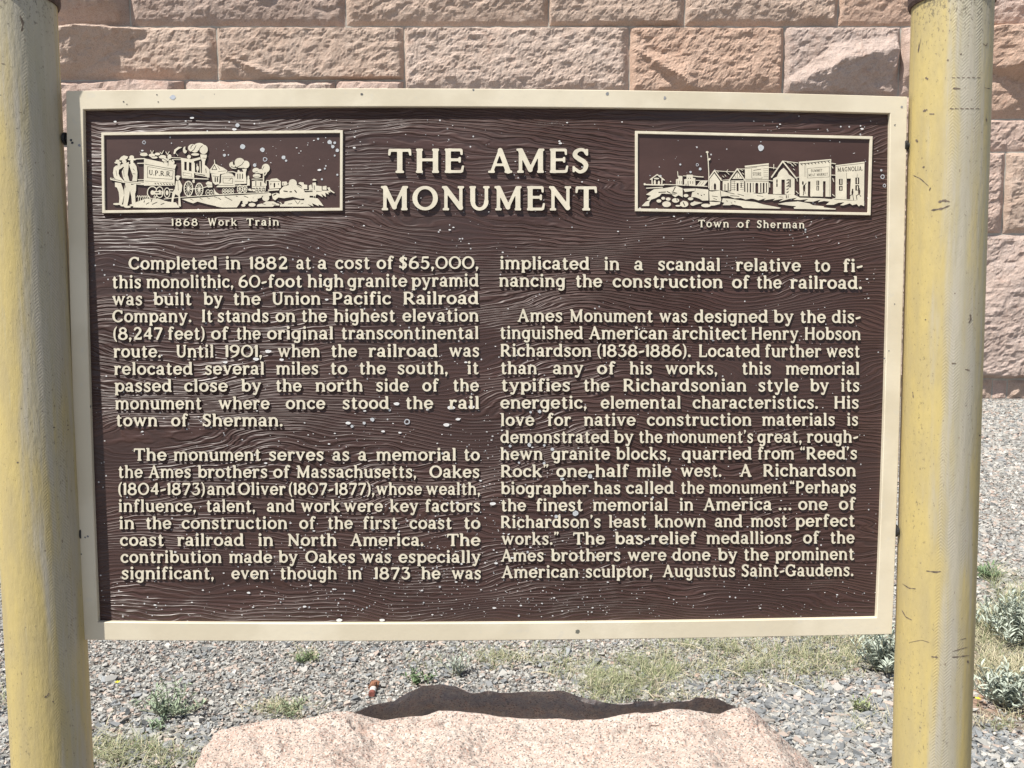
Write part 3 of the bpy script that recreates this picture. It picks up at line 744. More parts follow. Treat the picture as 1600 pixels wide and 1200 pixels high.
def glyph_grid(ch, cell, gain):
    key = (ch, cell, gain)
    if key not in FC:
        w = GL[ch][0]
        gx = np.arange(-8, w + 8 + cell, cell); gy = np.arange(-34, 114 + cell, cell)
        X, Y = np.meshgrid(gx, gy)
        FC[key] = (gx, gy, glyph_field(ch, X, Y, gain))
    return FC[key]
def place_word(bags, text, x0, x1, base0, base1, cap, w, cell=4.0, gain=0.9, gap=9.0, single=True):
    s = cap / 100.0
    nat = sum(GL[c][0] for c in text); n = len(text)
    tgt = (x1 - x0) / s
    k = min(1.12, max(0.80, (tgt - gap * (n - 1)) / nat)) if n > 1 else min(1.15, max(0.85, tgt / nat))
    sp = (tgt - nat * k) / (n - 1) if n > 1 else 0
    if sp < 3 and n > 1:
        k = (tgt - 3 * (n - 1)) / nat; sp = 3
    x = 0.0
    for idx, ch in enumerate(text):
        gx, gy, F = glyph_grid(ch, cell, gain)
        px = x0 + (x + gx * k) * s
        xm = x0 + (x + GL[ch][0] / 2 * k) * s
        b = base0 + (base1 - base0) * ((xm - x0) / max(1, x1 - x0))
        py = b - gy * s
        # field rows must run downwards in the photograph's sense
        r = relief(F[::-1], px, py[::-1], w)
        (bags if single else bags[idx]).add(r)
        x += GL[ch][0] * k + sp

LEFT = [
 (421, 420, [('Completed', 201, 339.7), ('in', 352, 376), ('1882', 389.5, 449.5), ('at', 463, 486), ('a', 496.5, 510.6), ('cost', 524, 578), ('of', 588.5, 614.7), ('$65,000,', 623, 748)]),
 (450.4, 447.6, [('this', 175, 220.6), ('monolithic,', 229, 365), ('60-foot', 372.5, 472), ('high', 480.6, 537), ('granite', 543, 636), ('pyramid', 643, 748)]),
 (477, 475.2, [('was', 175.6, 222.5), ('built', 240, 299.4), ('by', 318, 348), ('the', 364, 407), ('Union', 425, 501), ('Pacific', 519, 611), ('Railroad', 629.7, 748)]),
 (503.6, 502.4, [('Company.', 175.6, 299.4), ('It', 315, 332), ('stands', 339.7, 420), ('on', 430.6, 461.6), ('the', 471, 510.6), ('highest', 522, 617.5), ('elevation', 629, 748)]),
 (530.8, 529.6, [('(8,247', 176.6, 254), ('feet)', 262, 320), ('of', 330, 356.6), ('the', 369, 407), ('original', 417.5, 521), ('transcontinental', 533, 748)]),
 (558.6, 557.4, [('route.', 177.5, 251.6), ('Until', 275, 334), ('1901,', 351, 410), ('when', 434.4, 500), ('the', 517, 557.5), ('railroad', 576, 684), ('was', 702, 749)]),
 (585.7, 584.4, [('relocated', 178.4, 301), ('several', 320, 413), ('miles', 431.6, 497.5), ('to', 516, 542.5), ('the', 561, 602.5), ('south,', 621, 700), ('it', 730, 748)]),
 (612.2, 611.4, [('passed', 179, 268.4), ('close', 288, 355.6), ('by', 377, 408), ('the', 430.6, 471), ('north', 493, 567), ('side', 587.5, 638), ('of', 660, 685), ('the', 707.5, 748)]),
 (639.7, 638.8, [('monument', 180, 315), ('where', 341.6, 421), ('once', 446.6, 508), ('stood', 535, 608), ('the', 633.5, 676.6), ('rail', 702, 749)]),
 (666.2, 666, [('town', 181, 246), ('of', 267.5, 293), ('Sherman.', 316, 442)]),
 (719.8, 719.7, [('The', 209, 260), ('monument', 271.6, 407.7), ('serves', 420, 506), ('as', 519.4, 546), ('a', 559.7, 573), ('memorial', 588, 713), ('to', 724.5, 749.5)]),
 (746.6, 746.5, [('the', 184.4, 222.7), ('Ames', 232, 298.4), ('brothers', 309, 418), ('of', 427, 452.7), ('Massachusetts,', 463, 650.7), ('Oakes', 671, 749.4)]),
 (773.4, 773.2, [('(1804-1873)', 184.4, 320.5), ('and', 324, 367.4), ('Oliver', 372, 446), ('(1807-1877),', 451, 585.5), ('whose', 588, 659), ('wealth,', 666, 750.4)]),
 (799.8, 799.8, [('influence,', 185, 306.5), ('talent,', 322, 399), ('and', 417, 460.4), ('work', 470.5, 531), ('were', 537.6, 598), ('key', 609.5, 653.6), ('factors', 664, 750.4)]),
 (826.5, 826.5, [('in', 186, 210), ('the', 227.5, 267.4), ('construction', 284, 449), ('of', 467.7, 492.6), ('the', 511.8, 551), ('first', 567, 621), ('coast', 640, 706), ('to', 724.5, 750.4)]),
 (853, 853, [('coast', 187.6, 256), ('railroad', 277, 381), ('in', 403, 427), ('North', 449, 526), ('America.', 547, 662), ('The', 698.6, 750.4)]),
 (879.5, 879.3, [('contribution', 188.6, 346.3), ('made', 358, 425), ('by', 435.5, 465), ('Oakes', 477, 555), ('was', 565.4, 611), ('especially', 623, 751)]),
 (905, 905, [('significant,', 189.7, 334.5), ('even', 361.7, 420), ('though', 437.4, 526.5), ('in', 543, 565.4), ('1873', 584.6, 641), ('he', 658.4, 688), ('was', 706, 751.7)]),
]
RIGHT = [
 (420.4, 425, [('implicated', 781, 921), ('in', 944, 968), ('a', 991, 1005), ('scandal', 1028, 1125.6), ('relative', 1150, 1251), ('to', 1272, 1297), ('fi-', 1317, 1348)]),
 (447.8, 451.6, [('nancing', 780, 883.4), ('the', 899, 940.6), ('construction', 957.5, 1129.4), ('of', 1144, 1170.6), ('the', 1182, 1221), ('railroad.', 1235, 1347)]),
 (502.5, 504.8, [('Ames', 808.4, 879), ('Monument', 890, 1020), ('was', 1030.6, 1074), ('designed', 1085, 1200), ('by', 1209, 1240), ('the', 1250, 1290), ('dis-', 1300, 1345)]),
 (529.4, 531.2, [('tinguished', 781, 911), ('American', 920, 1043), ('architect', 1051, 1167), ('Henry', 1174, 1247.5), ('Hobson', 1257, 1345)]),
 (557, 558.4, [('Richardson', 781.6, 924), ('(1838-1886).', 933, 1079.7), ('Located', 1091.5, 1187.5), ('further', 1195, 1283), ('west', 1291.6, 1343.5)]),
 (584.4, 585.5, [('than', 782, 839), ('any', 864, 911.6), ('of', 933, 961), ('his', 984, 1019), ('works,', 1040, 1121), ('this', 1159, 1205), ('memorial', 1228, 1343)]),
 (611.2, 611.8, [('typifies', 783, 891), ('the', 911.6, 952), ('Richardsonian', 973.4, 1166.5), ('style', 1184.7, 1247.5), ('by', 1266, 1295), ('its', 1314, 1343)]),
 (638.4, 638.4, [('energetic,', 782, 917), ('elemental', 938.8, 1064), ('characteristics.', 1082.5, 1278.4), ('His', 1303, 1342)]),
 (665.4, 665, [('love', 782, 834.7), ('for', 855, 892), ('native', 912.5, 993), ('construction', 1011, 1174.4), ('materials', 1191, 1304.7), ('is', 1323.4, 1341)]),
 (692.2, 691.6, [('demonstrated', 782, 952), ('by', 959.4, 990), ('the', 998, 1035), ("monument's", 1042, 1177), ('great,', 1183.7, 1253), ('rough-', 1261, 1341)]),
 (718.6, 717.6, [('hewn', 782, 848), ('granite', 862, 953), ('blocks,', 963, 1047.5), ('quarried', 1065.6, 1174.8), ('from', 1183.7, 1241), ("“Reed's", 1250, 1339.4)]),
 (745.6, 744.2, [('Rock”', 782, 857), ('one-half', 869.4, 982), ('mile', 995, 1048.4), ('west.', 1063.7, 1127.5), ('A', 1155.6, 1174.4), ('Richardson', 1192, 1337.5)]),
 (772.4, 770.4, [('biographer', 782.7, 920), ('has', 928.4, 969.7), ('called', 978.5, 1053), ('the', 1063.7, 1100), ('monument', 1108.7, 1230.6), ('“Perhaps', 1234, 1337.5)]),
 (798.8, 796.6, [('the', 782.7, 821.6), ('finest', 837.5, 910.6), ('memorial', 926.6, 1043.7), ('in', 1061.6, 1083.4), ('America', 1099, 1206), ('...', 1216.6, 1237), ('one', 1247.5, 1293), ('of', 1311, 1336.6)]),
 (825, 822.8, [("Richardson's", 782, 938.8), ('least', 951, 1010), ('known', 1023, 1103), ('and', 1117, 1160), ('most', 1173.4, 1229.7), ('perfect', 1242.8, 1335.6)]),
 (851.3, 849, [('works.”', 784, 873), ('The', 895.6, 945), ('bas-relief', 961, 1088), ('medallions', 1104, 1237), ('of', 1255, 1279.4), ('the', 1297, 1335)]),
 (877.4, 874.8, [('Ames', 782.7, 849.7), ('brothers', 861, 969.7), ('were', 981, 1041), ('done', 1050.7, 1109.7), ('by', 1122, 1152), ('the', 1162, 1200.6), ('prominent', 1211.5, 1334.7)]),
 (903.2, 900, [('American', 783.5, 904), ('sculptor,', 915, 1019.4), ('Augustus', 1035.3, 1149), ('Saint-Gaudens.', 1158.4, 1333.7)]),
]
def build_text(board):
    for col_ in (LEFT, RIGHT):
        for b0, b1, words in col_:
            xa, xb = words[0][1], words[-1][2]
            if xb - xa < 400: xb = xa + 570
            cap = 19.6 - 0.8 * (b0 - 420) / 480
            for t, x0, x1 in words:
                ba = b0 + (b1 - b0) * (x0 - xa) / (xb - xa); bb = b0 + (b1 - b0) * (x1 - xa) / (xb - xa)
                bag = Bag(); place_word(bag, t, x0, x1, ba, bb, cap, 0.0028)
                bag.build('word', board)
    for t, x0, x1, b0, b1 in (('THE', 606.6, 725, 270, 269.8), ('AMES', 762.7, 920.4, 269.8, 269.8), ('MONUMENT', 594, 932.7, 328.2, 328.6)):
        bags = [Bag() for _ in t]
        place_word(bags, t, x0, x1, b0, b1, 37.4, 0.0044, 2.5, 0.8, 14.0, single=False)
        for bg_ in bags: bg_.build('letter', board)
    for t, x0, x1, b0, b1 in (('1868', 267.5, 308.8, 353, 352.8), ('Work', 325, 370, 352.8, 352.6), ('Train', 385, 436, 352.6, 352.3),
                              ('Town', 1091, 1139, 355, 355.4), ('of', 1152.5, 1171, 355.6, 355.8), ('Sherman', 1182.5, 1257, 356, 356.8)):
        bag = Bag(); place_word(bag, t, x0, x1, b0, b1, 11.6, 0.0024, 5.0, 0.8, 22.0)
        bag.build('caption_word', board)
# ------------------------------------------------------------------ the two pictures cast in relief
class Pic:
    def __init__(s, x0, y0, x1, y1, res=3.0):
        s.x0, s.y0, s.res = x0, y0, res
        s.nx = int((x1 - x0) * res) + 1; s.ny = int((y1 - y0) * res) + 1
        s.gx = x0 + np.arange(s.nx) / res; s.gy = y0 + np.arange(s.ny) / res
        s.X, s.Y = np.meshgrid(s.gx, s.gy)
        s.F = np.full(s.X.shape, -1.0)
        s.o = (0, 0)
    def org(s, ox, oy): s.o = (ox, oy)
    def _p(s, x, y): return (s.o[0] + x / 8.0, s.o[1] + y / 8.0)
    def _box(s, xs, ys, m=2):
        i0 = max(0, int((min(xs) - m - s.x0) * s.res)); i1 = min(s.nx, int((max(xs) + m - s.x0) * s.res) + 2)
        j0 = max(0, int((min(ys) - m - s.y0) * s.res)); j1 = min(s.ny, int((max(ys) + m - s.y0) * s.res) + 2)
        return slice(j0, max(j0, j1)), slice(i0, max(i0, i1))
    def _put(s, sl, f, add):
        f = np.clip(f, -1, 1)
        s.F[sl] = np.maximum(s.F[sl], f) if add else np.minimum(s.F[sl], -f)
    def poly(s, pts, add=True):
        P = [s._p(*p) for p in pts]; xs = [p[0] for p in P]; ys = [p[1] for p in P]
        sl = s._box(xs, ys); X, Y = s.X[sl], s.Y[sl]
        if X.size == 0: return
        inside = np.zeros(X.shape, bool); dist = np.full(X.shape, 9.0)
        for (ax, ay), (bx, by) in zip(P, P[1:] + P[:1]):
            if ay != by:
                c = ((ay > Y) != (by > Y)) & (X < (bx - ax) * (Y - ay) / (by - ay) + ax); inside ^= c
            dist = np.minimum(dist, -seg_field(X, Y, ax, ay, bx, by, 0, 0))
        s._put(sl, np.where(inside, dist, -dist), add)
    def E(s, cx, cy, rx, ry, add=True):
        x, y = s._p(cx, cy); rx /= 8.0; ry /= 8.0
        sl = s._box([x - rx, x + rx], [y - ry, y + ry]); X, Y = s.X[sl], s.Y[sl]
        if X.size == 0: return
        s._put(sl, (1 - np.hypot((X - x) / rx, (Y - y) / ry)) * min(rx, ry), add)
    def ln(s, pts, w, add=True):
        P = [s._p(*p) for p in pts]
        for (ax, ay), (bx, by) in zip(P[:-1], P[1:]):
            sl = s._box([ax, bx], [ay, by], 3); X, Y = s.X[sl], s.Y[sl]
            if X.size: s._put(sl, seg_field(X, Y, ax, ay, bx, by, w / 8.0, w / 8.0), add)
    def ring(s, cx, cy, rx, ry, t=12, spokes=8, hub=12):
        s.E(cx, cy, rx, ry); s.E(cx, cy, rx - t, ry - t, False)
        for k in range(spokes):
            a = k * math.pi / spokes + .2
            s.ln([(cx - (rx - t / 2) * math.cos(a), cy - (ry - t / 2) * math.sin(a)), (cx + (rx - t / 2) * math.cos(a), cy + (ry - t / 2) * math.sin(a))], 6)
        s.E(cx, cy, hub, hub * ry / rx)
    def text(s, t, x0, x1, yb0, yb1, h):
        k = (x1 - x0) / (sum(GL[c][0] for c in t) + 12.0 * (len(t) - 1)); x = x0
        for c in t:
            w = GL[c][0] * k; yb = yb0 + (yb1 - yb0) * (x - x0) / (x1 - x0)
            ax, ay = s._p(x, yb); sl = s._box([ax, ax + w / 8], [ay - h / 8, ay], 1); X, Y = s.X[sl], s.Y[sl]
            U = (X - ax) * 8 / k; V = (ay - Y) * 800 / h
            if X.size: s._put(sl, glyph_field(c, U, V, 1.0) * h / 800.0, False)
            x += w + 12 * k

def train():
    p = Pic(163, 210, 531, 328); a = p.poly; L = p.ln; E = p.E; R = p.ring
    for part in (0, 1):
        if part == 0:
            p.org(150, 190)
            # tender, cab and engine
            a([(600, 458), (960, 535), (1006, 537), (986, 590), (982, 800), (598, 800)])
            L([(500, 466), (605, 462)], 13); L([(520, 522), (605, 520)], 11); L([(525, 725), (605, 726)], 9); L([(530, 745), (600, 750)], 7)
            L([(612, 532), (880, 580), (984, 596)], 6, False)
            L([(645, 562), (965, 616), (955, 722), (645, 702), (645, 562)], 5, False)
            L([(610, 742), (980, 770)], 4, False)
            p.text('U.P.R.R.', 662, 945, 668, 690, 62)
            for k in range(7): L([(735 + k * 36, 768 + k * 2), (750 + k * 36, 782 + k * 2)], 9, False)
            for q in ((600, 410, 50, 22), (700, 422, 42, 22), (768, 405, 34, 17), (730, 448, 40, 14), (830, 440, 46, 22), (868, 478, 44, 24), (918, 438, 25, 30), (942, 508, 40, 32), (860, 520, 40, 14)): E(*q)
            for q in ([(640, 400), (660, 430), (690, 455)], [(735, 420), (770, 432), (800, 430)], [(790, 470), (840, 462), (900, 500)], [(880, 430), (890, 470)], [(905, 490), (900, 550)], [(820, 490), (850, 520)], [(930, 470), (960, 500)], [(700, 440), (740, 440)]): L(q, 6, False)
            for q in ([(682, 360), (700, 402), (718, 362)], [(845, 362), (822, 405), (800, 382)], [(915, 375), (893, 412), (872, 378)]): L(q, 8)
            a([(968, 402), (978, 352), (1030, 315), (1078, 320), (1030, 345), (1000, 370), (990, 405)]); L([(1005, 402), (1025, 430)], 5)
            E(1112, 355, 26, 42); E(1130, 335, 15, 26, False)
            E(1205, 330, 55, 48); E(1290, 312, 66, 46); E(1345, 348, 52, 58); E(1235, 360, 40, 26)
            for q in ([(1212, 290), (1190, 310), (1185, 335)], [(1250, 300), (1225, 350), (1180, 385)], [(1330, 300), (1300, 330), (1290, 370), (1310, 400)]): L(q, 8, False)
            E(1240, 410, 50, 16); E(1162, 440, 24, 24); a([(1060, 452), (1190, 470), (1300, 445), (1312, 470), (1225, 495), (1225, 515), (1060, 482)])
            L([(945, 450), (1062, 455)], 9); L([(955, 474), (1065, 476)], 7)
            a([(1305, 408), (1385, 414), (1384, 440), (1362, 500), (1352, 660), (1322, 660), (1325, 500), (1305, 440)])
            L([(1330, 455), (1370, 460)], 5, False)
            a([(1065, 484), (1226, 508), (1226, 702), (1072, 692)])
            a([(1104, 500), (1134, 504), (1134, 612), (1104, 606)], False); a([(1162, 508), (1194, 512), (1194, 622), (1162, 616)], False)
            L([(1088, 636), (1198, 655), (1198, 685), (1090, 672), (1088, 636)], 4, False)
            L([(1080, 700), (1240, 712), (1402, 718)], 11)
            L([(1240, 640), (1400, 664)], 16); L([(1245, 660), (1400, 690)], 10); L([(1230, 520), (1232, 640)], 10); L([(1262, 530), (1268, 630)], 9); E(1270, 585, 16, 32); L([(1300, 500), (1305, 640)], 12)
            a([(1358, 540), (1385, 560), (1420, 600), (1418, 700), (1390, 700), (1352, 660)]); L([(1372, 590), (1378, 640)], 8, False)
            L([(1230, 690), (1390, 700)], 6, False)
            R(1155, 838, 60, 98, 13, 6, 14); R(1290, 850, 52, 86, 12, 6, 13)
            E(1222, 745, 18, 22); E(1240, 745, 8, 16, False)
            L([(1150, 842), (1300, 838), (1405, 808)], 10)
            a([(1370, 770), (1400, 745), (1450, 760), (1455, 820), (1400, 825)]); L([(1385, 790), (1445, 795)], 5, False)
            R(1400, 888, 30, 40, 8, 0, 9); R(1442, 888, 25, 36, 8, 0, 8); a([(1470, 830), (1500, 880), (1545, 910), (1480, 908)])
            R(705, 888, 68, 82, 12, 0, 24); R(795, 882, 50, 72, 11, 0, 20); R(888, 890, 40, 66, 10, 0, 18)
            a([(690, 868), (835, 868), (835, 912), (690, 912)]); L([(745, 888), (785, 888)], 12, False); L([(815, 880), (815, 905)], 7, False)
            L([(925, 850), (960, 850)], 12); L([(930, 880), (975, 885)], 10)
            # men with a beam
            E(272, 512, 42, 15); E(270, 492, 24, 16); E(286, 540, 17, 20)
            a([(222, 575), (250, 548), (300, 555), (345, 545), (330, 575), (288, 600), (282, 650), (300, 690), (345, 735), (300, 748), (225, 700), (212, 640)])
            a([(236, 758), (312, 768), (345, 860), (350, 920), (335, 1000), (318, 1045), (285, 1040), (292, 960), (284, 880), (262, 825), (238, 815)])
            E(258, 1030, 44, 13)
            a([(288, 474), (315, 440), (348, 422), (378, 430), (402, 438), (388, 466), (345, 484), (300, 484)]); E(352, 498, 28, 24)
            a([(300, 545), (350, 520), (412, 505), (405, 590), (396, 660), (418, 740), (442, 785), (415, 800), (368, 762), (338, 700), (322, 625), (350, 570)])
            a([(368, 765), (440, 785), (424, 860), (410, 960), (392, 1050), (350, 1068), (338, 1045), (352, 940), (352, 850)]); E(395, 1065, 42, 13); E(330, 1048, 26, 12)
            E(446, 448, 30, 26); E(452, 472, 54, 13); E(448, 502, 20, 24)
            a([(412, 535), (440, 520), (475, 515), (506, 560), (518, 640), (512, 745), (452, 742), (462, 680), (440, 620), (424, 575)])
            a([(424, 795), (502, 780), (500, 860), (488, 905), (494, 1000), (478, 1035), (450, 1030), (442, 940), (424, 865)]); E(452, 1045, 34, 12)
            L([(462, 590), (480, 610)], 6, False); L([(460, 650), (490, 655)], 6, False); L([(250, 610), (262, 680)], 5, False); L([(370, 800), (365, 830)], 5, False); L([(345, 600), (352, 690)], 5, False)
            a([(176, 700), (350, 738), (600, 762), (600, 792), (560, 792), (340, 764), (180, 728)]); L([(190, 712), (330, 745)], 6, False); L([(350, 752), (560, 778)], 5, False)
            # boy
            E(1025, 688, 30, 15); E(1022, 712, 18, 18)
            a([(1000, 742), (1046, 732), (1078, 800), (1070, 870), (1048, 905), (1062, 1060), (1030, 1060), (1030, 930), (990, 905), (972, 960), (962, 1030), (940, 1020), (955, 890), (985, 840)])
            L([(1022, 740), (1030, 860)], 5, False)
            # trackside
            a([(462, 1072), (490, 1010), (560, 985), (640, 960), (700, 975), (770, 958), (850, 985), (930, 1005), (1000, 1010), (1044, 1075), (700, 1080)])
            for q in ([(628, 1032), (662, 1014)], [(704, 1034), (762, 1008)], [(812, 1036), (850, 1022)], [(855, 985), (935, 1000)], [(900, 1000), (930, 975)], [(500, 1000), (520, 990)], [(600, 1010), (610, 975)], [(690, 1000), (700, 965)]): L(q, 9, False)
            for x in (520, 545, 575, 600, 625, 655, 730): L([(x - 8, 945), (x, 925), (x + 14, 940), (x + 10, 985)], 8)
            L([(850, 968), (1010, 950), (1300, 928), (1600, 908)], 9)
            a([(1070, 968), (1160, 958), (1320, 948), (1600, 925), (1640, 1075), (1560, 1068), (1400, 1035), (1270, 1000), (1215, 1022), (1150, 1000)])
            for q in ([(1180, 968), (1215, 985)], [(1300, 955), (1330, 975)], [(1390, 950), (1420, 965)], [(1480, 940), (1560, 968)]): L(q, 6, False)
        else:
            p.org(340, 190)
            a([(-98, 602), (-40, 520), (20, 555), (70, 575), (122, 610), (108, 645), (40, 655), (-90, 645)]); L([(-38, 540), (-72, 600), (-10, 600), (-38, 545)], 8, False); L([(0, 555), (30, 600)], 5, False); L([(-40, 480), (-36, 520)], 10); L([(10, 625), (100, 615)], 5, False)
            a([(-80, 650), (30, 655), (20, 780), (-30, 790), (-60, 760)]); L([(-30, 700), (-30, 750)], 14, False); L([(-2, 700), (-2, 750)], 14, False); L([(-60, 680), (20, 690)], 6, False)
            a([(45, 665), (130, 640), (182, 652), (216, 692), (214, 820), (-20, 820), (42, 760)]); L([(66, 706), (190, 712), (186, 772), (70, 768), (66, 706)], 5, False); L([(140, 740), (180, 700)], 5, False); L([(50, 690), (200, 690)], 4, False); L([(0, 798), (200, 800)], 6, False)
            for x in (75, 110, 150, 185): R(x, 870, 20, 34, 7, 0, 7)
            a([(224, 645), (262, 625), (345, 632), (358, 700), (362, 775), (210, 785)]); 
            for x in (252, 280, 312): L([(x, 655), (x, 712)], 11, False)
            L([(215, 745), (355, 750)], 5, False); L([(120, 632), (190, 625), (235, 640)], 11)
            a([(305, 590), (365, 592), (352, 640), (352, 770), (332, 770), (328, 640)])
            E(185, 540, 40, 38); E(205, 515, 14, 30, False); E(275, 508, 62, 54); E(352, 536, 46, 48); E(290, 555, 66, 24); L([(235, 575), (300, 540), (330, 500)], 7, False); L([(170, 560), (230, 590)], 8, False); L([(180, 582), (230, 585)], 12); E(262, 622, 14, 18)
            R(278, 842, 36, 52, 8, 4, 8); R(340, 842, 32, 48, 8, 4, 8); L([(200, 805), (370, 800)], 9)
            E(384, 700, 12, 26); a([(370, 720), (402, 722), (402, 800), (368, 800)]); L([(395, 850), (460, 860)], 26); L([(420, 835), (440, 880)], 6, False)
            a([(430, 745), (478, 735), (560, 740), (602, 780), (604, 835), (430, 832)]); L([(478, 745), (478, 800)], 10, False); L([(540, 760), (540, 800)], 12, False); L([(440, 812), (590, 812)], 4, False)
            E(480, 612, 44, 34); E(602, 582, 50, 55); E(545, 622, 52, 28); L([(580, 560), (560, 600)], 6, False); L([(450, 640), (500, 620)], 6, False); L([(612, 640), (590, 670)], 14); L([(575, 640), (572, 790)], 16)
            E(490, 678, 50, 26); L([(455, 690), (520, 690)], 5, False); L([(430, 720), (560, 715)], 10)
            for x in (490, 530, 575): R(x, 850, 24, 34, 7, 2, 6)
            a([(600, 740), (612, 740), (614, 800), (602, 800)])
            a([(640, 745), (668, 715), (740, 708), (792, 748), (792, 830), (648, 842)]); L([(710, 775), (710, 815)], 18, False); L([(665, 770), (665, 790)], 8, False); L([(760, 770), (760, 790)], 8, False); L([(612, 735), (660, 735)], 9); L([(655, 745), (780, 750)], 5, False); L([(640, 858), (760, 850)], 18)
            a([(805, 752), (860, 748), (880, 780), (850, 800), (805, 798)]); L([(820, 770), (820, 790)], 7, False)
            E(938, 772, 52, 52)
            a([(775, 862), (820, 812), (885, 795), (1000, 792), (1065, 820), (1088, 880), (1150, 905), (1150, 955), (1040, 966), (940, 940), (830, 958), (760, 948), (718, 985), (690, 965), (676, 905), (735, 890), (778, 905)])
            for q in ([(828, 868), (870, 874)], [(905, 878), (925, 878)], [(965, 860), (985, 885)], [(700, 920), (730, 905)]): L(q, 14, False)
            L([(895, 745), (880, 775)], 6, False); L([(1000, 800), (1055, 835)], 6, False)
            a([(1008, 770), (1030, 755), (1075, 760), (1080, 785), (1120, 792), (1122, 845), (1070, 842), (1050, 800)])
            a([(1140, 800), (1172, 785), (1188, 850), (1142, 858)]); a([(1236, 800), (1302, 808), (1302, 862), (1236, 858)]); a([(1312, 808), (1362, 802), (1362, 855), (1312, 852)])
            a([(1368, 825), (1400, 820), (1412, 850), (1466, 890), (1455, 896), (1390, 862)])
            E(1210, 730, 26, 9); E(1206, 725, 14, 10); a([(1186, 765), (1226, 760), (1240, 830), (1228, 900), (1222, 960), (1208, 900), (1200, 960), (1188, 880)]); L([(1208, 800), (1210, 850)], 8, False)
            L([(1090, 862), (1400, 868)], 8)
            a([(1085, 885), (1180, 880), (1390, 868), (1415, 885), (1380, 885), (1390, 912), (1345, 888), (1355, 945), (1295, 900), (1318, 945), (1240, 905), (1225, 930), (1150, 925)])
            a([(840, 1000), (960, 975), (1080, 985), (1090, 950), (1180, 950), (1250, 960), (1285, 1000), (1326, 1058), (1255, 1035), (1270, 1058), (1180, 1020), (1200, 1060), (1120, 1030), (1165, 1062), (780, 1062), (780, 1035), (830, 1030)])
            for q in ([(960, 975), (1000, 1030)], [(1030, 990), (1005, 1030)], [(880, 1030), (930, 1025)], [(1040, 1030), (1070, 1020)]): L(q, 6, False)
            L([(0, 915), (250, 900), (500, 892), (640, 880)], 9)
            a([(0, 955), (60, 928), (300, 918), (480, 905), (650, 892), (640, 960), (560, 925), (545, 950), (500, 965), (440, 950), (420, 1000), (290, 990), (270, 1030), (240, 1072), (60, 1074), (-20, 1060)])
            for q in ([(10, 955), (40, 975)], [(90, 940), (180, 985)], [(230, 932), (250, 935)], [(330, 930), (380, 950)]): L(q, 8, False)
            for q in ((345, 1008, 34, 26), (322, 1046, 26, 18), (462, 978, 40, 24), (602, 956, 44, 38), (430, 1040, 44, 24), (640, 910, 30, 20)): E(*q)
            a([(488, 1064), (500, 1036), (570, 1020), (605, 996), (700, 998), (740, 1020), (772, 1030), (770, 1050), (710, 1045), (690, 1064)]); L([(560, 1025), (600, 1040)], 6, False); L([(680, 1030), (730, 1035)], 6, False)
            L([(780, 1010), (800, 1025)], 10)
    return p

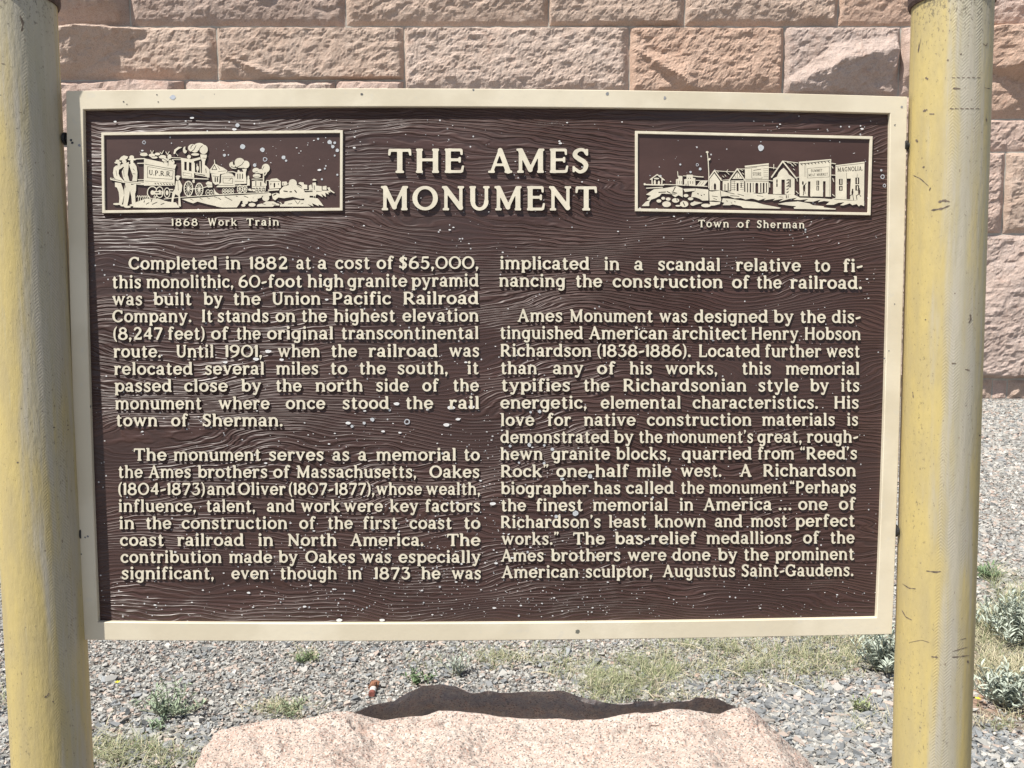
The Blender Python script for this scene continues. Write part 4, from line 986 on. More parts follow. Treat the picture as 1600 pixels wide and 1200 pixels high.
def town():
    p = Pic(997, 210, 1357, 330); a = p.poly; L = p.ln; E = p.E
    p.org(980, 190)
    L([(290, 722), (375, 662), (462, 730)], 14); L([(310, 715), (312, 792)], 14); L([(436, 722), (432, 792)], 14); E(345, 760, 13, 32); E(396, 766, 13, 28); E(366, 712, 34, 10)
    L([(215, 786), (330, 790), (455, 792)], 15); L([(240, 832), (440, 822)], 12); E(218, 782, 13, 14); E(542, 748, 8, 8)
    L([(450, 785), (620, 790), (1000, 810)], 10)
    L([(630, 625), (636, 690)], 9); a([(610, 722), (640, 715), (640, 676), (690, 680), (690, 795), (608, 798)]); L([(655, 740), (655, 780)], 5, False); L([(678, 745), (678, 780)], 5, False); L([(625, 740), (625, 780)], 5, False)
    a([(712, 722), (742, 715), (742, 664), (820, 664), (820, 704), (852, 708), (852, 802), (714, 800)])
    for x in (760, 790, 820): L([(x, 745), (x, 775)], 7, False)
    for x in (735, 762): L([(x, 780), (x, 800)], 8, False)
    L([(762, 705), (766, 712)], 9, False); L([(790, 705), (794, 712)], 9, False)
    L([(820, 680), (880, 688), (950, 692)], 12); L([(700, 678), (740, 680)], 8); L([(860, 735), (910, 735)], 8)
    a([(866, 802), (918, 735), (1012, 735), (960, 802)]); L([(925, 750), (895, 790)], 4, False); L([(960, 750), (925, 795)], 4, False)
    L([(1000, 382), (1012, 480), (1020, 640), (1020, 830)], 11); E(1000, 382, 17, 13); E(1030, 466, 14, 10); L([(1005, 480), (1030, 480)], 9)
    L([(1025, 702), (1090, 612), (1176, 732)], 15); a([(1030, 720), (1090, 645), (1160, 745), (1160, 858), (1030, 858)]); a([(1082, 790), (1096, 765), (1112, 790), (1112, 852), (1084, 852)], False); L([(1060, 800), (1058, 850)], 4, False)
    L([(1090, 614), (1210, 622), (1345, 628)], 9)
    for q in ([(1130, 625), (1140, 640)], [(1190, 680), (1210, 695)], [(1160, 700), (1175, 710)], [(1235, 625), (1275, 660)], [(1220, 665), (1235, 685)], [(1260, 600), (1240, 625)]): L(q, 7)
    a([(1194, 742), (1290, 735), (1290, 862), (1194, 862)]); L([(1222, 785), (1222, 855)], 10, False); L([(1262, 770), (1262, 855)], 12, False); L([(1172, 735), (1290, 722)], 7)
    L([(1275, 732), (1376, 590), (1476, 742)], 15); a([(1312, 716), (1376, 630), (1446, 716)]); L([(1376, 640), (1376, 712)], 5, False); L([(1345, 675), (1362, 712)], 4, False); L([(1410, 675), (1392, 712)], 4, False)
    a([(1300, 735), (1462, 735), (1462, 878), (1300, 872)])
    for y in (752, 775, 800, 825, 850): L([(1305, y), (1355, y)], 4, False); L([(1410, y), (1455, y)], 4, False)
    a([(1368, 768), (1392, 768), (1392, 872), (1368, 872)], False); L([(1340, 740), (1340, 870)], 4, False); L([(1425, 770), (1425, 820)], 12, False)
    L([(1380, 592), (1475, 592)], 8); L([(1420, 600), (1445, 612)], 7); L([(1440, 640), (1460, 660)], 7)
    # ground and rocks, left
    a([(235, 912), (300, 868), (335, 845), (460, 832), (620, 806), (692, 832), (694, 945), (640, 920), (600, 945), (545, 905), (430, 900), (405, 930), (352, 958), (300, 975), (275, 1010), (275, 1055), (180, 1056), (232, 1002), (290, 978), (245, 975), (270, 945), (300, 928)])
    a([(700, 840), (860, 835), (1015, 850), (1015, 985), (940, 988), (905, 965), (850, 945), (800, 945), (812, 885), (860, 865), (800, 870), (720, 880)])
    for q in ((450, 958, 24, 18), (512, 968, 30, 20), (396, 992, 30, 20), (605, 985, 45, 28), (735, 925, 30, 20), (792, 965, 34, 18), (492, 1032, 54, 36), (712, 1030, 52, 38), (985, 1048, 60, 22), (636, 1052, 34, 10), (820, 1030, 30, 22)): E(*q)
    a([(800, 1040), (835, 995), (945, 1015), (870, 1035), (820, 1052)])
    for q in ([(395, 885), (480, 880)], [(430, 905), (470, 905)], [(500, 875), (540, 895)], [(555, 905), (600, 905)], [(575, 870), (600, 820)], [(560, 880), (620, 895)], [(925, 920), (930, 925)], [(880, 900), (890, 905)], [(960, 910), (965, 915)], [(620, 965), (625, 990)], [(700, 1010), (720, 1050)], [(1070, 870), (1130, 875)]): L(q, 11, False)
    L([(1020, 840), (1020, 1040)], 5, False); L([(700, 850), (700, 940)], 5, False); L([(850, 820), (850, 860)], 5, False)
    a([(1024, 868), (1060, 875), (1160, 860), (1230, 880), (1330, 865), (1500, 880), (1640, 905), (1760, 890), (1760, 950), (1640, 985), (1560, 960), (1480, 975), (1420, 955), (1340, 960), (1260, 930), (1180, 935), (1170, 1000), (1080, 985), (1030, 990)])
    for q in ([(1240, 880), (1340, 905)], [(1380, 905), (1470, 930)], [(1290, 925), (1400, 935)], [(1500, 905), (1600, 930)], [(1060, 930), (1130, 940)], [(1080, 960), (1120, 975)], [(1165, 870), (1175, 960)]): L(q, 7, False)
    a([(1195, 958), (1300, 965), (1420, 985), (1600, 1005), (1700, 1035), (1925, 1078), (1900, 1088), (1560, 1084), (1450, 1078), (1420, 1055), (1320, 1035), (1280, 1045), (1190, 1045), (1215, 1015), (1180, 1005)])
    a([(1030, 1000), (1100, 1005), (1165, 1005), (1160, 1030), (1090, 1048), (1040, 1050)])
    for q in ([(1240, 990), (1255, 995)], [(1340, 1000), (1352, 1004)], [(1300, 1015), (1310, 1020)]): L(q, 8, False)
    p.org(1170, 190)
    a([(-50, 552), (250, 520), (246, 888), (-42, 892)]); L([(-48, 574), (246, 544)], 7, False); L([(-48, 590), (100, 570)], 5, False)
    L([(36, 590), (36, 706), (165, 712), (165, 690)], 4, False); p.text('STORE', 48, 158, 675, 675, 40); L([(60, 610), (150, 595)], 7, False)
    for y in (590, 615, 640, 668, 690): L([(185, y), (240, y - 2)], 4, False)
    L([(-40, 722), (244, 722)], 5, False); L([(-40, 742), (244, 745)], 6, False)
    for x, w in ((20, 16), (55, 8), (100, 36), (150, 14), (186, 20), (222, 12), (-15, 12)): L([(x, 765 + w / 2), (x, 880)], w, False)
    for q in ([(250, 572), (345, 582)], [(312, 535), (312, 590)], [(250, 735), (300, 742)], [(260, 770), (262, 820)]): L(q, 9)
    L([(285, 694), (424, 496), (590, 704)], 17); L([(424, 492), (612, 516)], 9); L([(582, 700), (640, 692)], 9)
    a([(304, 905), (304, 712), (352, 690), (380, 620), (436, 578), (478, 620), (500, 660), (540, 690), (572, 715), (572, 912)]); L([(430, 560), (400, 600), (352, 660)], 6, False)
    a([(408, 725), (450, 725), (450, 910), (408, 905)], False); a([(498, 722), (526, 722), (526, 822), (498, 822)], False); L([(352, 730), (352, 810)], 16, False); L([(346, 768), (358, 768)], 6); L([(512, 730), (512, 815)], 5)
    L([(485, 700), (485, 960)], 20)
    for k in range(6): L([(476, 735 + k * 38), (494, 725 + k * 38)], 12, False)
    for q in ([(520, 520), (560, 560)], [(560, 520), (590, 545)], [(480, 510), (520, 520)], [(555, 590), (572, 605)], [(600, 710), (605, 745)], [(590, 870), (620, 900)]): L(q, 8)
    a([(625, 502), (1030, 468), (1026, 940), (636, 932)]); L([(640, 528), (760, 518), (860, 505), (1015, 488)], 8, False)
    for x in range(655, 1010, 42): L([(x, 530 - (x - 655) * .1), (x + 14, 545 - (x - 655) * .1)], 9, False)
    L([(735, 586), (1005, 564), (1005, 692), (735, 706), (735, 586)], 4, False); L([(1015, 500), (1012, 935)], 4, False)
    p.text('SUMMIT', 775, 915, 632, 624, 34); p.text('MEAT', 746, 832, 684, 681, 32); p.text('MARKET', 848, 988, 680, 674, 34)
    for x in (700, 715): L([(x, 545), (x, 690)], 3, False)
    a([(740, 748), (770, 748), (768, 934), (738, 932)], False); a([(928, 745), (960, 745), (958, 942), (928, 940)], False); a([(846, 738), (880, 738), (878, 862), (846, 862)], False); L([(848, 800), (880, 800)], 7); L([(862, 745), (862, 790)], 8); L([(862, 815), (862, 855)], 10)
    E(676, 768, 11, 24, False); E(692, 830, 15, 42, False); L([(716, 770), (692, 810)], 9, False); L([(686, 860), (682, 920)], 9, False); L([(700, 860), (704, 900)], 8, False)
    for q in ([(1035, 520), (1085, 528)], [(1035, 668), (1084, 670)], [(1050, 710), (1062, 750)], [(1040, 560), (1052, 580)], [(1045, 910), (1070, 930)]): L(q, 10)
    a([(1084, 545), (1446, 500), (1440, 992), (1084, 968)]); L([(1090, 560), (1440, 520)], 5, False)
    p.text('MAGNOLIA.', 1108, 1425, 628, 612, 56)
    for x0, y0, x1, y1 in ((1128, 716, 1172, 864), (1332, 700, 1380, 862)):
        a([(x0, y0), (x1, y0), (x1, y1), (x0, y1)], False); L([(x0 - 4, (y0 + y1) / 2 + 8), (x1 + 4, (y0 + y1) / 2 + 8)], 12); L([((x0 + x1) / 2 + 2, y0 + 10), ((x0 + x1) / 2 + 2, (y0 + y1) / 2 - 12)], 13); L([((x0 + x1) / 2 + 2, (y0 + y1) / 2 + 30), ((x0 + x1) / 2 + 2, y1 - 14)], 14)
    a([(1222, 712), (1276, 712), (1262, 972), (1222, 970)], False); L([(1222, 640), (1222, 712)], 4, False); L([(1355, 650), (1355, 700)], 4, False)
    E(1298, 850, 9, 11, False); E(1296, 885, 12, 30, False); L([(1296, 910), (1265, 925), (1262, 965)], 9, False); L([(1300, 915), (1310, 980)], 8, False)
    E(1378, 840, 9, 11, False); E(1380, 880, 14, 34, False); L([(1380, 905), (1345, 925), (1352, 975)], 9, False); L([(1385, 915), (1400, 935)], 8, False)
    L([(1050, 968), (1130, 948), (1180, 970)], 12); L([(780, 935), (850, 915), (910, 935)], 10)
    a([(-60, 905), (120, 902), (400, 915), (560, 912), (640, 950), (900, 958), (1100, 975), (1250, 985), (1442, 990), (1442, 1058), (1400, 1040), (1375, 1060), (1348, 1030), (1295, 1045), (1262, 1022), (1180, 1048), (1140, 1045), (1195, 1008), (1120, 1015), (1060, 1040), (962, 1040), (1010, 1000), (940, 992), (862, 1008), (900, 975), (800, 1002), (690, 998), (748, 968), (640, 980), (555, 978), (610, 950), (500, 968), (375, 1002), (440, 962), (300, 988), (330, 962), (185, 984), (220, 952), (60, 965), (-60, 955)])
    L([(380, 940), (430, 945)], 5, False); L([(100, 925), (180, 935)], 5, False); L([(470, 925), (470, 955)], 10, False); L([(492, 925), (492, 955)], 7, False)
    a([(358, 1030), (460, 1008), (620, 998), (760, 1022), (800, 1045), (940, 1058), (935, 1072), (1090, 1088), (1084, 1100), (568, 1090), (560, 1075), (595, 1058), (505, 1050)])
    return p

def frame_loop(outer, n=36):
    """perimeter points (photo pixels) following four gently bowed edges"""
    out = []
    for (p, m, q) in outer:
        for t in np.linspace(0, 1, n, endpoint=False):
            # quadratic through p, m, q
            out.append(tuple(2 * (t - .5) * (t - 1) * np.array(p) - 4 * t * (t - 1) * np.array(m) + 2 * t * (t - .5) * np.array(q)))
    return np.array(out)

def strip_frame(name, O, I, w, parent, back=-0.014, cham=0.0012, low=-0.0004, mat=None):
    """raised border lofted between an outer and an inner loop"""
    d = I - O; L = np.hypot(d[:, 0], d[:, 1])[:, None]; cp = cham / PXM
    rings = [(O, back), (O, w - cham), (O + d / L * cp, w), (I - d / L * cp, w), (I, w - cham), (I, low)]
    m = MB(); V = []; n = len(O)
    ref = PT(O[:, 0], O[:, 1], w); refI = PT(I[:, 0], I[:, 1], w)
    for k, (Q, h) in enumerate(rings):
        q = PT(Q[:, 0], Q[:, 1], w); V.append(q - PN * (w - h))
    P = np.array(V) - BASE
    m.grid(P, closed=True)
    return m.build(name, mat or M_CREAM, parent)

MARKS_R = [([(1487 + k * 8, 121), (1492 + k * 8, 121.5)], 1.6) for k in range(6)] + [([(1484 + k * 8, 169.5), (1490 + k * 8, 170)], 1.8) for k in range(6)] + [
 ([(1489, 138), (1501, 138.5)], 3.2), ([(1466, 316), (1474, 313), (1484, 315)], 5), ([(1455, 328.5), (1472, 326), (1484, 321)], 4), ([(1427, 274), (1438, 279), (1451, 291)], 1.6), ([(1442, 174), (1449, 171)], 4), ([(1452, 178), (1460, 178)], 2.5),
 ([(1410, 912), (1420, 919), (1431, 920)], 1.8), ([(1409, 953), (1415, 964), (1425, 969)], 1.8), ([(1447, 892), (1462, 894), (1470, 893)], 3), ([(1487, 1027), (1500, 1026), (1515, 1024)], 1.8), ([(1488, 1018), (1512, 1011)], 1.5), ([(1455, 1026), (1466, 1027)], 2.6), ([(1512, 1032), (1513, 1036)], 4),
 ([(1516, 491), (1517, 498), (1514, 505)], 3.6), ([(1508, 577), (1515, 579)], 3.2), ([(1487, 568), (1494, 568)], 2.6), ([(1538, 137), (1548, 139)], 1.5), ([(1536, 68), (1541, 72), (1543, 67)], 1.6), ([(1436, 66), (1434, 84), (1439, 60)], 1.5), ([(1431, 218), (1434, 222)], 4), ([(1541, 185), (1542, 190)], 3),
 ([(1420, 1004), (1440, 1000), (1452, 1004)], 1.2), ([(1500, 85), (1503, 84)], 3.5), ([(1480, 95), (1482, 93)], 3.5), ([(1446, 121), (1450, 124)], 4), ([(1454, 293), (1452, 298)], 3), ([(1442, 260), (1444, 262)], 4), ([(1530, 680), (1532, 681)], 2.6), ([(1491, 459), (1493, 458)], 2.6), ([(1445, 500), (1447, 499)], 2.6), ([(1426, 612), (1427, 622)], 2.4), ([(1500, 1000), (1510, 997)], 1.4)]
MARKS_L = [([(69, 1090), (74, 1087), (77, 1083)], 3), ([(82, 1097), (84, 1096)], 3), ([(83, 668), (86, 668)], 2.6), ([(105, 664), (107, 665)], 2.6), ([(106, 671), (107, 672)], 2.4), ([(97, 843), (98, 848)], 1.6), ([(26, 723), (29, 722)], 2.4), ([(66, 643), (68, 642)], 1.8), ([(31, 24), (36, 36), (34, 50)], 4), ([(2, 99), (8, 100)], 1.4), ([(30, 175), (34, 176)], 1.4), ([(62, 590), (63, 589)], 2)]
M_SCR = m_plain('chipped_paint_marks', (0.15, 0.115, 0.085), 0.8, 200, 0.4, 0.001)
def build_sign():
    root = empty('monument_sign', tuple(BASE), 'brown cast historical sign with cream frame and lettering between two yellow pipe posts', 'sign')
    O = frame_loop([((103, 142), (760, 138.5), (1418, 151)), ((1418, 151), (1408.5, 571), (1394, 991)), ((1394, 991), (761, 1001), (128, 1000)), ((128, 1000), (111.5, 571), (103, 142))])
    I = frame_loop([((130, 171), (760, 167), (1391, 177)), ((1391, 177), (1384, 571), (1370, 965)), ((1370, 965), (761, 973.5), (153, 972)), ((153, 972), (138.5, 571), (130, 171))])
    # board, front and back
    m = MB(); mid = (O + I) / 2
    A = PT(mid[:, 0], mid[:, 1], 0.0) - BASE; B = A - PN * 0.010; n = len(A)
    m.add(A, [tuple(range(n))[::-1]], 0); m.add(B, [tuple(range(n))], 1)
    m.add(np.concatenate([A, B]), [(i, (i + 1) % n, n + (i + 1) % n, n + i) for i in range(n)], 1)
    board = m.build('board', [M_BOARD, M_BACK], root); board['label'] = 'brown board cast with wood grain'
    strip_frame('frame', O, I, FRAME_W, root)
    # picture fields, borders and scenes
    for quad, pic, lab in (([(158, 207), (535.7, 203.3), (535.3, 329), (159.5, 333)], train, 'work train scene in cream relief'),
                           ([(992.5, 204.5), (1363.7, 213), (1360.5, 336.3), (992.5, 330)], town, 'town street scene in cream relief')):
        Q = np.array(quad); c = Q.mean(0); inn = np.array([(x + (4.3 if x < c[0] else -4.3), y + (4.3 if y < c[1] else -4.3)) for x, y in quad])
        mdl = (Q + inn) / 2
        V = PT(mdl[:, 0], mdl[:, 1], 0.0006) - BASE
        f = MB(); f.add(V, [(3, 2, 1, 0)]); f.build('picture_field', M_FIELD, board)
        def lp(q): return np.array([q[i] + (q[(i + 1) % 4] - q[i]) * t for i in range(4) for t in np.linspace(0, 1, 8, endpoint=False)])
        strip_frame('picture_border', lp(Q), lp(inn), 0.0036, board, back=0.0, cham=0.0005, low=0.0, mat=M_LET)
        pc = pic(); bag = Bag(); bag.add(relief(pc.F, pc.gx, pc.gy, 0.0026, 0.25, 0.0004))
        o = bag.build('picture_relief', board); o['label'] = lab
    build_text(board)
    # weather spots
    spots = [(225, 222.5, 3.3, 2), (379, 229, 4.3, 1), (410, 234, 4, 1), (414, 249, 4, 2), (443, 246, 3.5, 1), (447, 251, 2, 1), (398, 258, 3, 1), (350.6, 242.5, 2.6, 1), (357, 242, 1.4, 1),
             (497, 217, 2, 1), (515, 222, 4, 1), (523, 223, 2.4, 1), (520, 229, 3, 1), (527, 235, 3, 1), (523, 243, 1.7, 1), (371, 195.6, 3.6, 1), (366, 202, 3, 0), (507.6, 263.4, 1.7, 1), (503, 280, 1.8, 1), (527, 273, 1.8, 1),
             (1189, 231, 5.5, 1), (1089.5, 257.5, 2.7, 2), (1094, 264, 2.5, 1), (1079, 268.7, 2, 1), (1063, 257, 1.7, 1), (1032, 275, 2, 1), (635.8, 659, 5, 2), (697.6, 664, 4, 0), (582, 655.5, 3.4, 1), (544, 661, 3.4, 0),
             (550, 666, 2.7, 1), (569, 661, 2.6, 1), (715.4, 655, 2.8, 0), (619.6, 631, 4, 0), (570, 642, 2, 0), (598.6, 674, 2.4, 0), (530, 969, 4, 0), (597, 969, 3.5, 0), (843, 643, 3, 1), (829, 644, 2.2, 1), (797, 697, 2.4, 1),
             (827, 695, 3.4, 1), (850.5, 696, 2.2, 1), (863, 702, 3, 1), (811, 723, 2, 1), (850, 724, 2.4, 1), (878, 748, 3, 1), (922, 744, 4, 1), (899, 802, 5, 1), (869, 807, 3, 1), (1379, 276, 4, 2), (1382, 290, 3, 2), (1377, 266, 2, 1),
             (180, 190, 2, 0), (300, 184, 2.6, 0), (290, 189, 1.5, 0), (1053, 338, 1.4, 0), (775, 880, 2.4, 0), (668, 640, 2, 0), (705, 637, 5, 0), (737, 636, 4, 0), (613, 522, 2, 1), (440, 562, 3, 0), (400, 561, 4, 0), (419, 549, 4, 0), (352, 566, 3, 0), (770, 787, 4, 0)]
    rng = np.random.default_rng(21); m = MB(); colr = []
    def spot(x, y, r, kind, h):
        r *= 0.88
        n = 7 if r < 1.4 else 12
        ph = rng.random() * 6; rr = r * (1 + 0.05 * np.sin(np.arange(n) * 2 * math.pi / n * 3 + ph) + rng.normal(0, 0.06, n)); an = np.arange(n) * 2 * math.pi / n
        sx = 1.35 if kind == 0 else 1.0; sy = 0.7 if kind == 0 else 1.0
        P = PT(x + rr * sx * np.cos(an), y + rr * sy * np.sin(an), h) - BASE; cP = PT(np.array([x]), np.array([y]), h) - BASE
        if kind == 2:
            Pi = PT(x + rr * .62 * np.cos(an), y + rr * .62 * np.sin(an), h) - BASE
            m.add(np.concatenate([P, Pi]), [(i, n + i, n + (i + 1) % n, (i + 1) % n) for i in range(n)]); colr.extend([(.50, .52, .55)] * n + [(.42, .42, .44)] * n)
        else:
            m.add(np.concatenate([P, cP]), [(n, (i + 1) % n, i) for i in range(n)])
            b = (.80, .79, .77) if kind == 0 else (.54, .56, .575)
            colr.extend([b] * n + [tuple(c * .85 for c in b)])
    for i, (x, y, r, k) in enumerate(spots): spot(x, y, r, k, 0.0010 + 0.00002 * i)
    cnt = 0
    while cnt < 2300:
        x = rng.uniform(150, 1372); y = rng.uniform(186, 964)
        d = 0.10 + 0.9 * math.exp(-((x - 690) / 260) ** 2 - ((y - 880) / 130) ** 2) + .5 * math.exp(-((x - 770) / 60) ** 2 - ((y - 690) / 100) ** 2) + .3 * math.exp(-((y - 960) / 40) ** 2) + 0.3 * float(vnoise(x / 40, y / 40, 3) > .45)
        if rng.random() > d: continue
        cnt += 1
        spot(x, y, min(2.4, 0.38 + rng.exponential(0.33)), 0 if rng.random() < .75 else 1, 0.00105 + 0.0000004 * cnt)
    so = m.build('weather_spots', M_SPOT, board, color=np.array(colr)); so['kind'] = 'stuff'
    # spots and chips on the frame
    m = MB(); colr = []
    def fspot(x, y, r, col_):
        n = 10; an = np.arange(n) * 2 * math.pi / n; rr = r * (1 + rng.normal(0, .15, n))
        P = PT(x + rr * np.cos(an), y + rr * np.sin(an), FRAME_W + 0.0004) - BASE; cP = PT(np.array([x]), np.array([y]), FRAME_W + .0004) - BASE
        m.add(np.concatenate([P, cP]), [(n, (i + 1) % n, i) for i in range(n)]); colr.extend([col_] * (n + 1))
    for x, y, r, c in ((270, 152, 4, (.5, .53, .58)), (949, 146.5, 2.6, (.25, .26, .27)), (1039, 153, 2.2, (.3, .3, .31)), (565, 147, 1.8, (.12, .12, .12)), (902, 987, 3.2, (.16, .16, .13)), (111, 219, 2, (.05, .05, .06)), (113, 223, 2, (.05, .05, .06)), (124, 227, 2.4, (.3, .3, .31)), (106.5, 259, 1.6, (.05, .05, .05)),
                       (193, 159, 1.2, (.1, .1, .1)), (198, 163, .9, (.1, .1, .1)), (245, 148, 1, (.1, .1, .1)), (247, 159, 1, (.1, .1, .1)), (133, 840, 1.5, (.2, .2, .21)), (137, 838, 1.5, (.2, .2, .21)), (127, 866, 1.2, (.1, .1, .1)), (1409, 167, 1.8, (.3, .3, .3)), (1382, 560, 1.4, (.2, .2, .2)), (1389, 548, 1, (.2, .2, .2)), (1398, 475, 1, (.2, .2, .2))): fspot(x, y, r, c)
    so = m.build('frame_spots', M_SPOT, root, color=np.array(colr)); so['kind'] = 'stuff'
    # posts
    POFF = 0.012                                      # pipe axis stands this far in front of the board
    R = 0.0625
    for (tx, bx, mat, lab) in ((22, 83, M_PL, 'left post, its yellow paint worn to grey'), (1488, 1454, M_PR, 'right post, still mostly yellow')):
        t, b = PT(np.array([tx, bx]), np.array([0, 1200]), POFF)
        sl = (t - b) / (t[2] - b[2]); base = b - sl * (b[2] + 0.1)
        loc = np.array([base[0] + sl[0] * 0.1, base[1] + sl[1] * 0.1, 0.0])
        ztop = t[2] - 0.006 if tx > 500 else t[2] - 0.003
        m = MB(); n = 96; zs = np.concatenate([[-0.1], np.linspace(0, ztop, 60)])
        P = np.array([[(R * math.cos(a), R * math.sin(a), z) for a in np.arange(n) * 2 * math.pi / n] for z in zs])
        m.grid(P, closed=True)
        po = m.build('post', mat, root, smooth=True, loc=tuple(loc - BASE)); po['label'] = lab
        po.rotation_mode = 'QUATERNION'; po.rotation_quaternion = Vector((0, 0, 1)).rotation_difference(Vector(sl))
        m = MB(); zc = [ztop - 0.001, ztop - 0.001, ztop + 0.004, ztop + 0.03, ztop + 0.036, ztop + 0.038]; rc = [R - 0.004, R + 0.0035, R + 0.0055, R + 0.0055, R + 0.001, 0.0005]
        P = np.array([[(r * math.cos(a), r * math.sin(a), z) for a in np.arange(64) * 2 * math.pi / 64] for z, r in zip(zc, rc)])
        m.grid(P, closed=True); m.build('post_cap', M_RUST, po, smooth=False)
        ax_ = (t - b) / np.linalg.norm(t - b)
        marks = MARKS_R if tx > 500 else MARKS_L
        m = MB(); rg = np.random.default_rng(3)
        def hit(px, py):
            d = ray(px, py); o = C0 - b; dp = d - ax_ * (d @ ax_); op = o - ax_ * (o @ ax_); rr = R + 0.0004
            A_, B_, C_ = dp @ dp, 2 * dp @ op, op @ op - rr * rr; q = B_ * B_ - 4 * A_ * C_
            return C0 + d * ((-B_ - math.sqrt(max(q, 0))) / (2 * A_))
        for pts, wd in marks:
            P = []
            N_ = 10
            xs = np.interp(np.linspace(0, 1, N_), np.linspace(0, 1, len(pts)), [p[0] for p in pts]); ys = np.interp(np.linspace(0, 1, N_), np.linspace(0, 1, len(pts)), [p[1] for p in pts])
            for i in range(N_):
                k = min(i, N_ - 2); dx, dy = xs[k + 1] - xs[k], ys[k + 1] - ys[k]; L = math.hypot(dx, dy) + 1e-6
                w2 = wd * rg.uniform(.15, .55) * (0.3 if i in (0, N_ - 1) else 1)
                P.append((hit(xs[i] - dy / L * w2, ys[i] + dx / L * w2), hit(xs[i] + dy / L * w2, ys[i] - dx / L * w2)))
            P = np.array(P) - BASE
            m.grid(P)
        sm = m.build('scratches', M_SCR, root); sm['kind'] = 'stuff'
    # bolts that hold the panel to the posts
    for px, py, s in ((93, 217, 1), (119, 833, 1), (1422, 228, -1), (1408, 829, -1)):
        c = PT(np.array([px]), np.array([py]), 0.001)[0] - BASE
        m = MB()
        ax = np.array([1.0, 0, 0])
        m.tube([c - ax * 0.020, c + ax * 0.020], 0.0055, 12); m.tube([c - ax * s * 0.006, c + ax * s * 0.002], 0.0115, 6); m.tube([c + ax * s * 0.008, c + ax * s * 0.012], 0.0105, 16)
        m.build('bolt', M_BLACK, root)
    return root
# ------------------------------------------------------------------ gravel, plants, small things
PAL = np.array([(.28, .275, .26), (.37, .365, .34), (.44, .43, .395), (.50, .48, .44), (.32, .33, .32), (.47, .37, .31), (.55, .44, .37), (.57, .545, .50), (.22, .23, .24), (.37, .33, .29), (.18, .18, .18), (.44, .30, .24)])
PW = np.array([.13, .16, .15, .12, .11, .08, .06, .05, .06, .05, .02, .01]); PW /= PW.sum()

def stones(pos, size, rng, name, label, flat=(0.35, 0.75), slate=None):
    n = len(pos)
    v = np.array([(x, y, z) for z in (-1, 1) for y in (-1, 1) for x in (-1, 1)], float) * .72
    f = np.array([(0, 2, 3), (0, 3, 1), (4, 5, 7), (4, 7, 6), (0, 1, 5), (0, 5, 4), (2, 6, 7), (2, 7, 3), (0, 4, 6), (0, 6, 2), (1, 3, 7), (1, 7, 5)])
    var = []
    for k in range(40):                               # angular chips: a block with its corners knocked about
        q = v + rng.normal(0, .20, v.shape)
        c = rng.integers(0, 8); q[c] *= rng.uniform(.35, .7); c = rng.integers(0, 8); q[c] *= rng.uniform(.9, 1.25)
        var.append(q)
    var = np.array(var)
    q = var[rng.integers(0, 40, n)]
    sc = np.stack([size * rng.uniform(.8, 1.3, n), size * rng.uniform(.5, .95, n), size * rng.uniform(flat[0], flat[1], n)], -1)
    q = q * sc[:, None, :]
    a, b, c = rng.uniform(0, 6.28, n), rng.normal(0, .27, n), rng.normal(0, .27, n)
    ca, sa, cb, sb, cc, s_c = np.cos(a), np.sin(a), np.cos(b), np.sin(b), np.cos(c), np.sin(c)
    x, y, z = q[..., 0], q[..., 1], q[..., 2]
    y, z = y * cb[:, None] - z * sb[:, None], y * sb[:, None] + z * cb[:, None]
    x, z = x * cc[:, None] - z * s_c[:, None], x * s_c[:, None] + z * cc[:, None]
    x, y = x * ca[:, None] - y * sa[:, None], x * sa[:, None] + y * ca[:, None]
    P = np.stack([x, y, z], -1) + pos[:, None, :]
    w = PW.copy()
    ci = rng.choice(len(PAL), n, p=w); col = (PAL[ci] * .75 + .25 * np.array((.37, .36, .335))) * rng.uniform(.82, 1.18, (n, 1))
    if slate is not None:
        m = rng.random(n) < slate; col[m] = np.array([(.23, .24, .245)]) * rng.uniform(.7, 1.35, (m.sum(), 1))
    F = (f[None] + (np.arange(n) * 8)[:, None, None]).reshape(-1, 3)
    me = mesh_np(name, P.reshape(-1, 3), F.ravel(), np.full(len(F), 3), M_STONE, smooth=False, color=np.repeat(col, 8, 0))
    o = link(name, me); setp(o, label, 'gravel', kind='stuff')
    return o

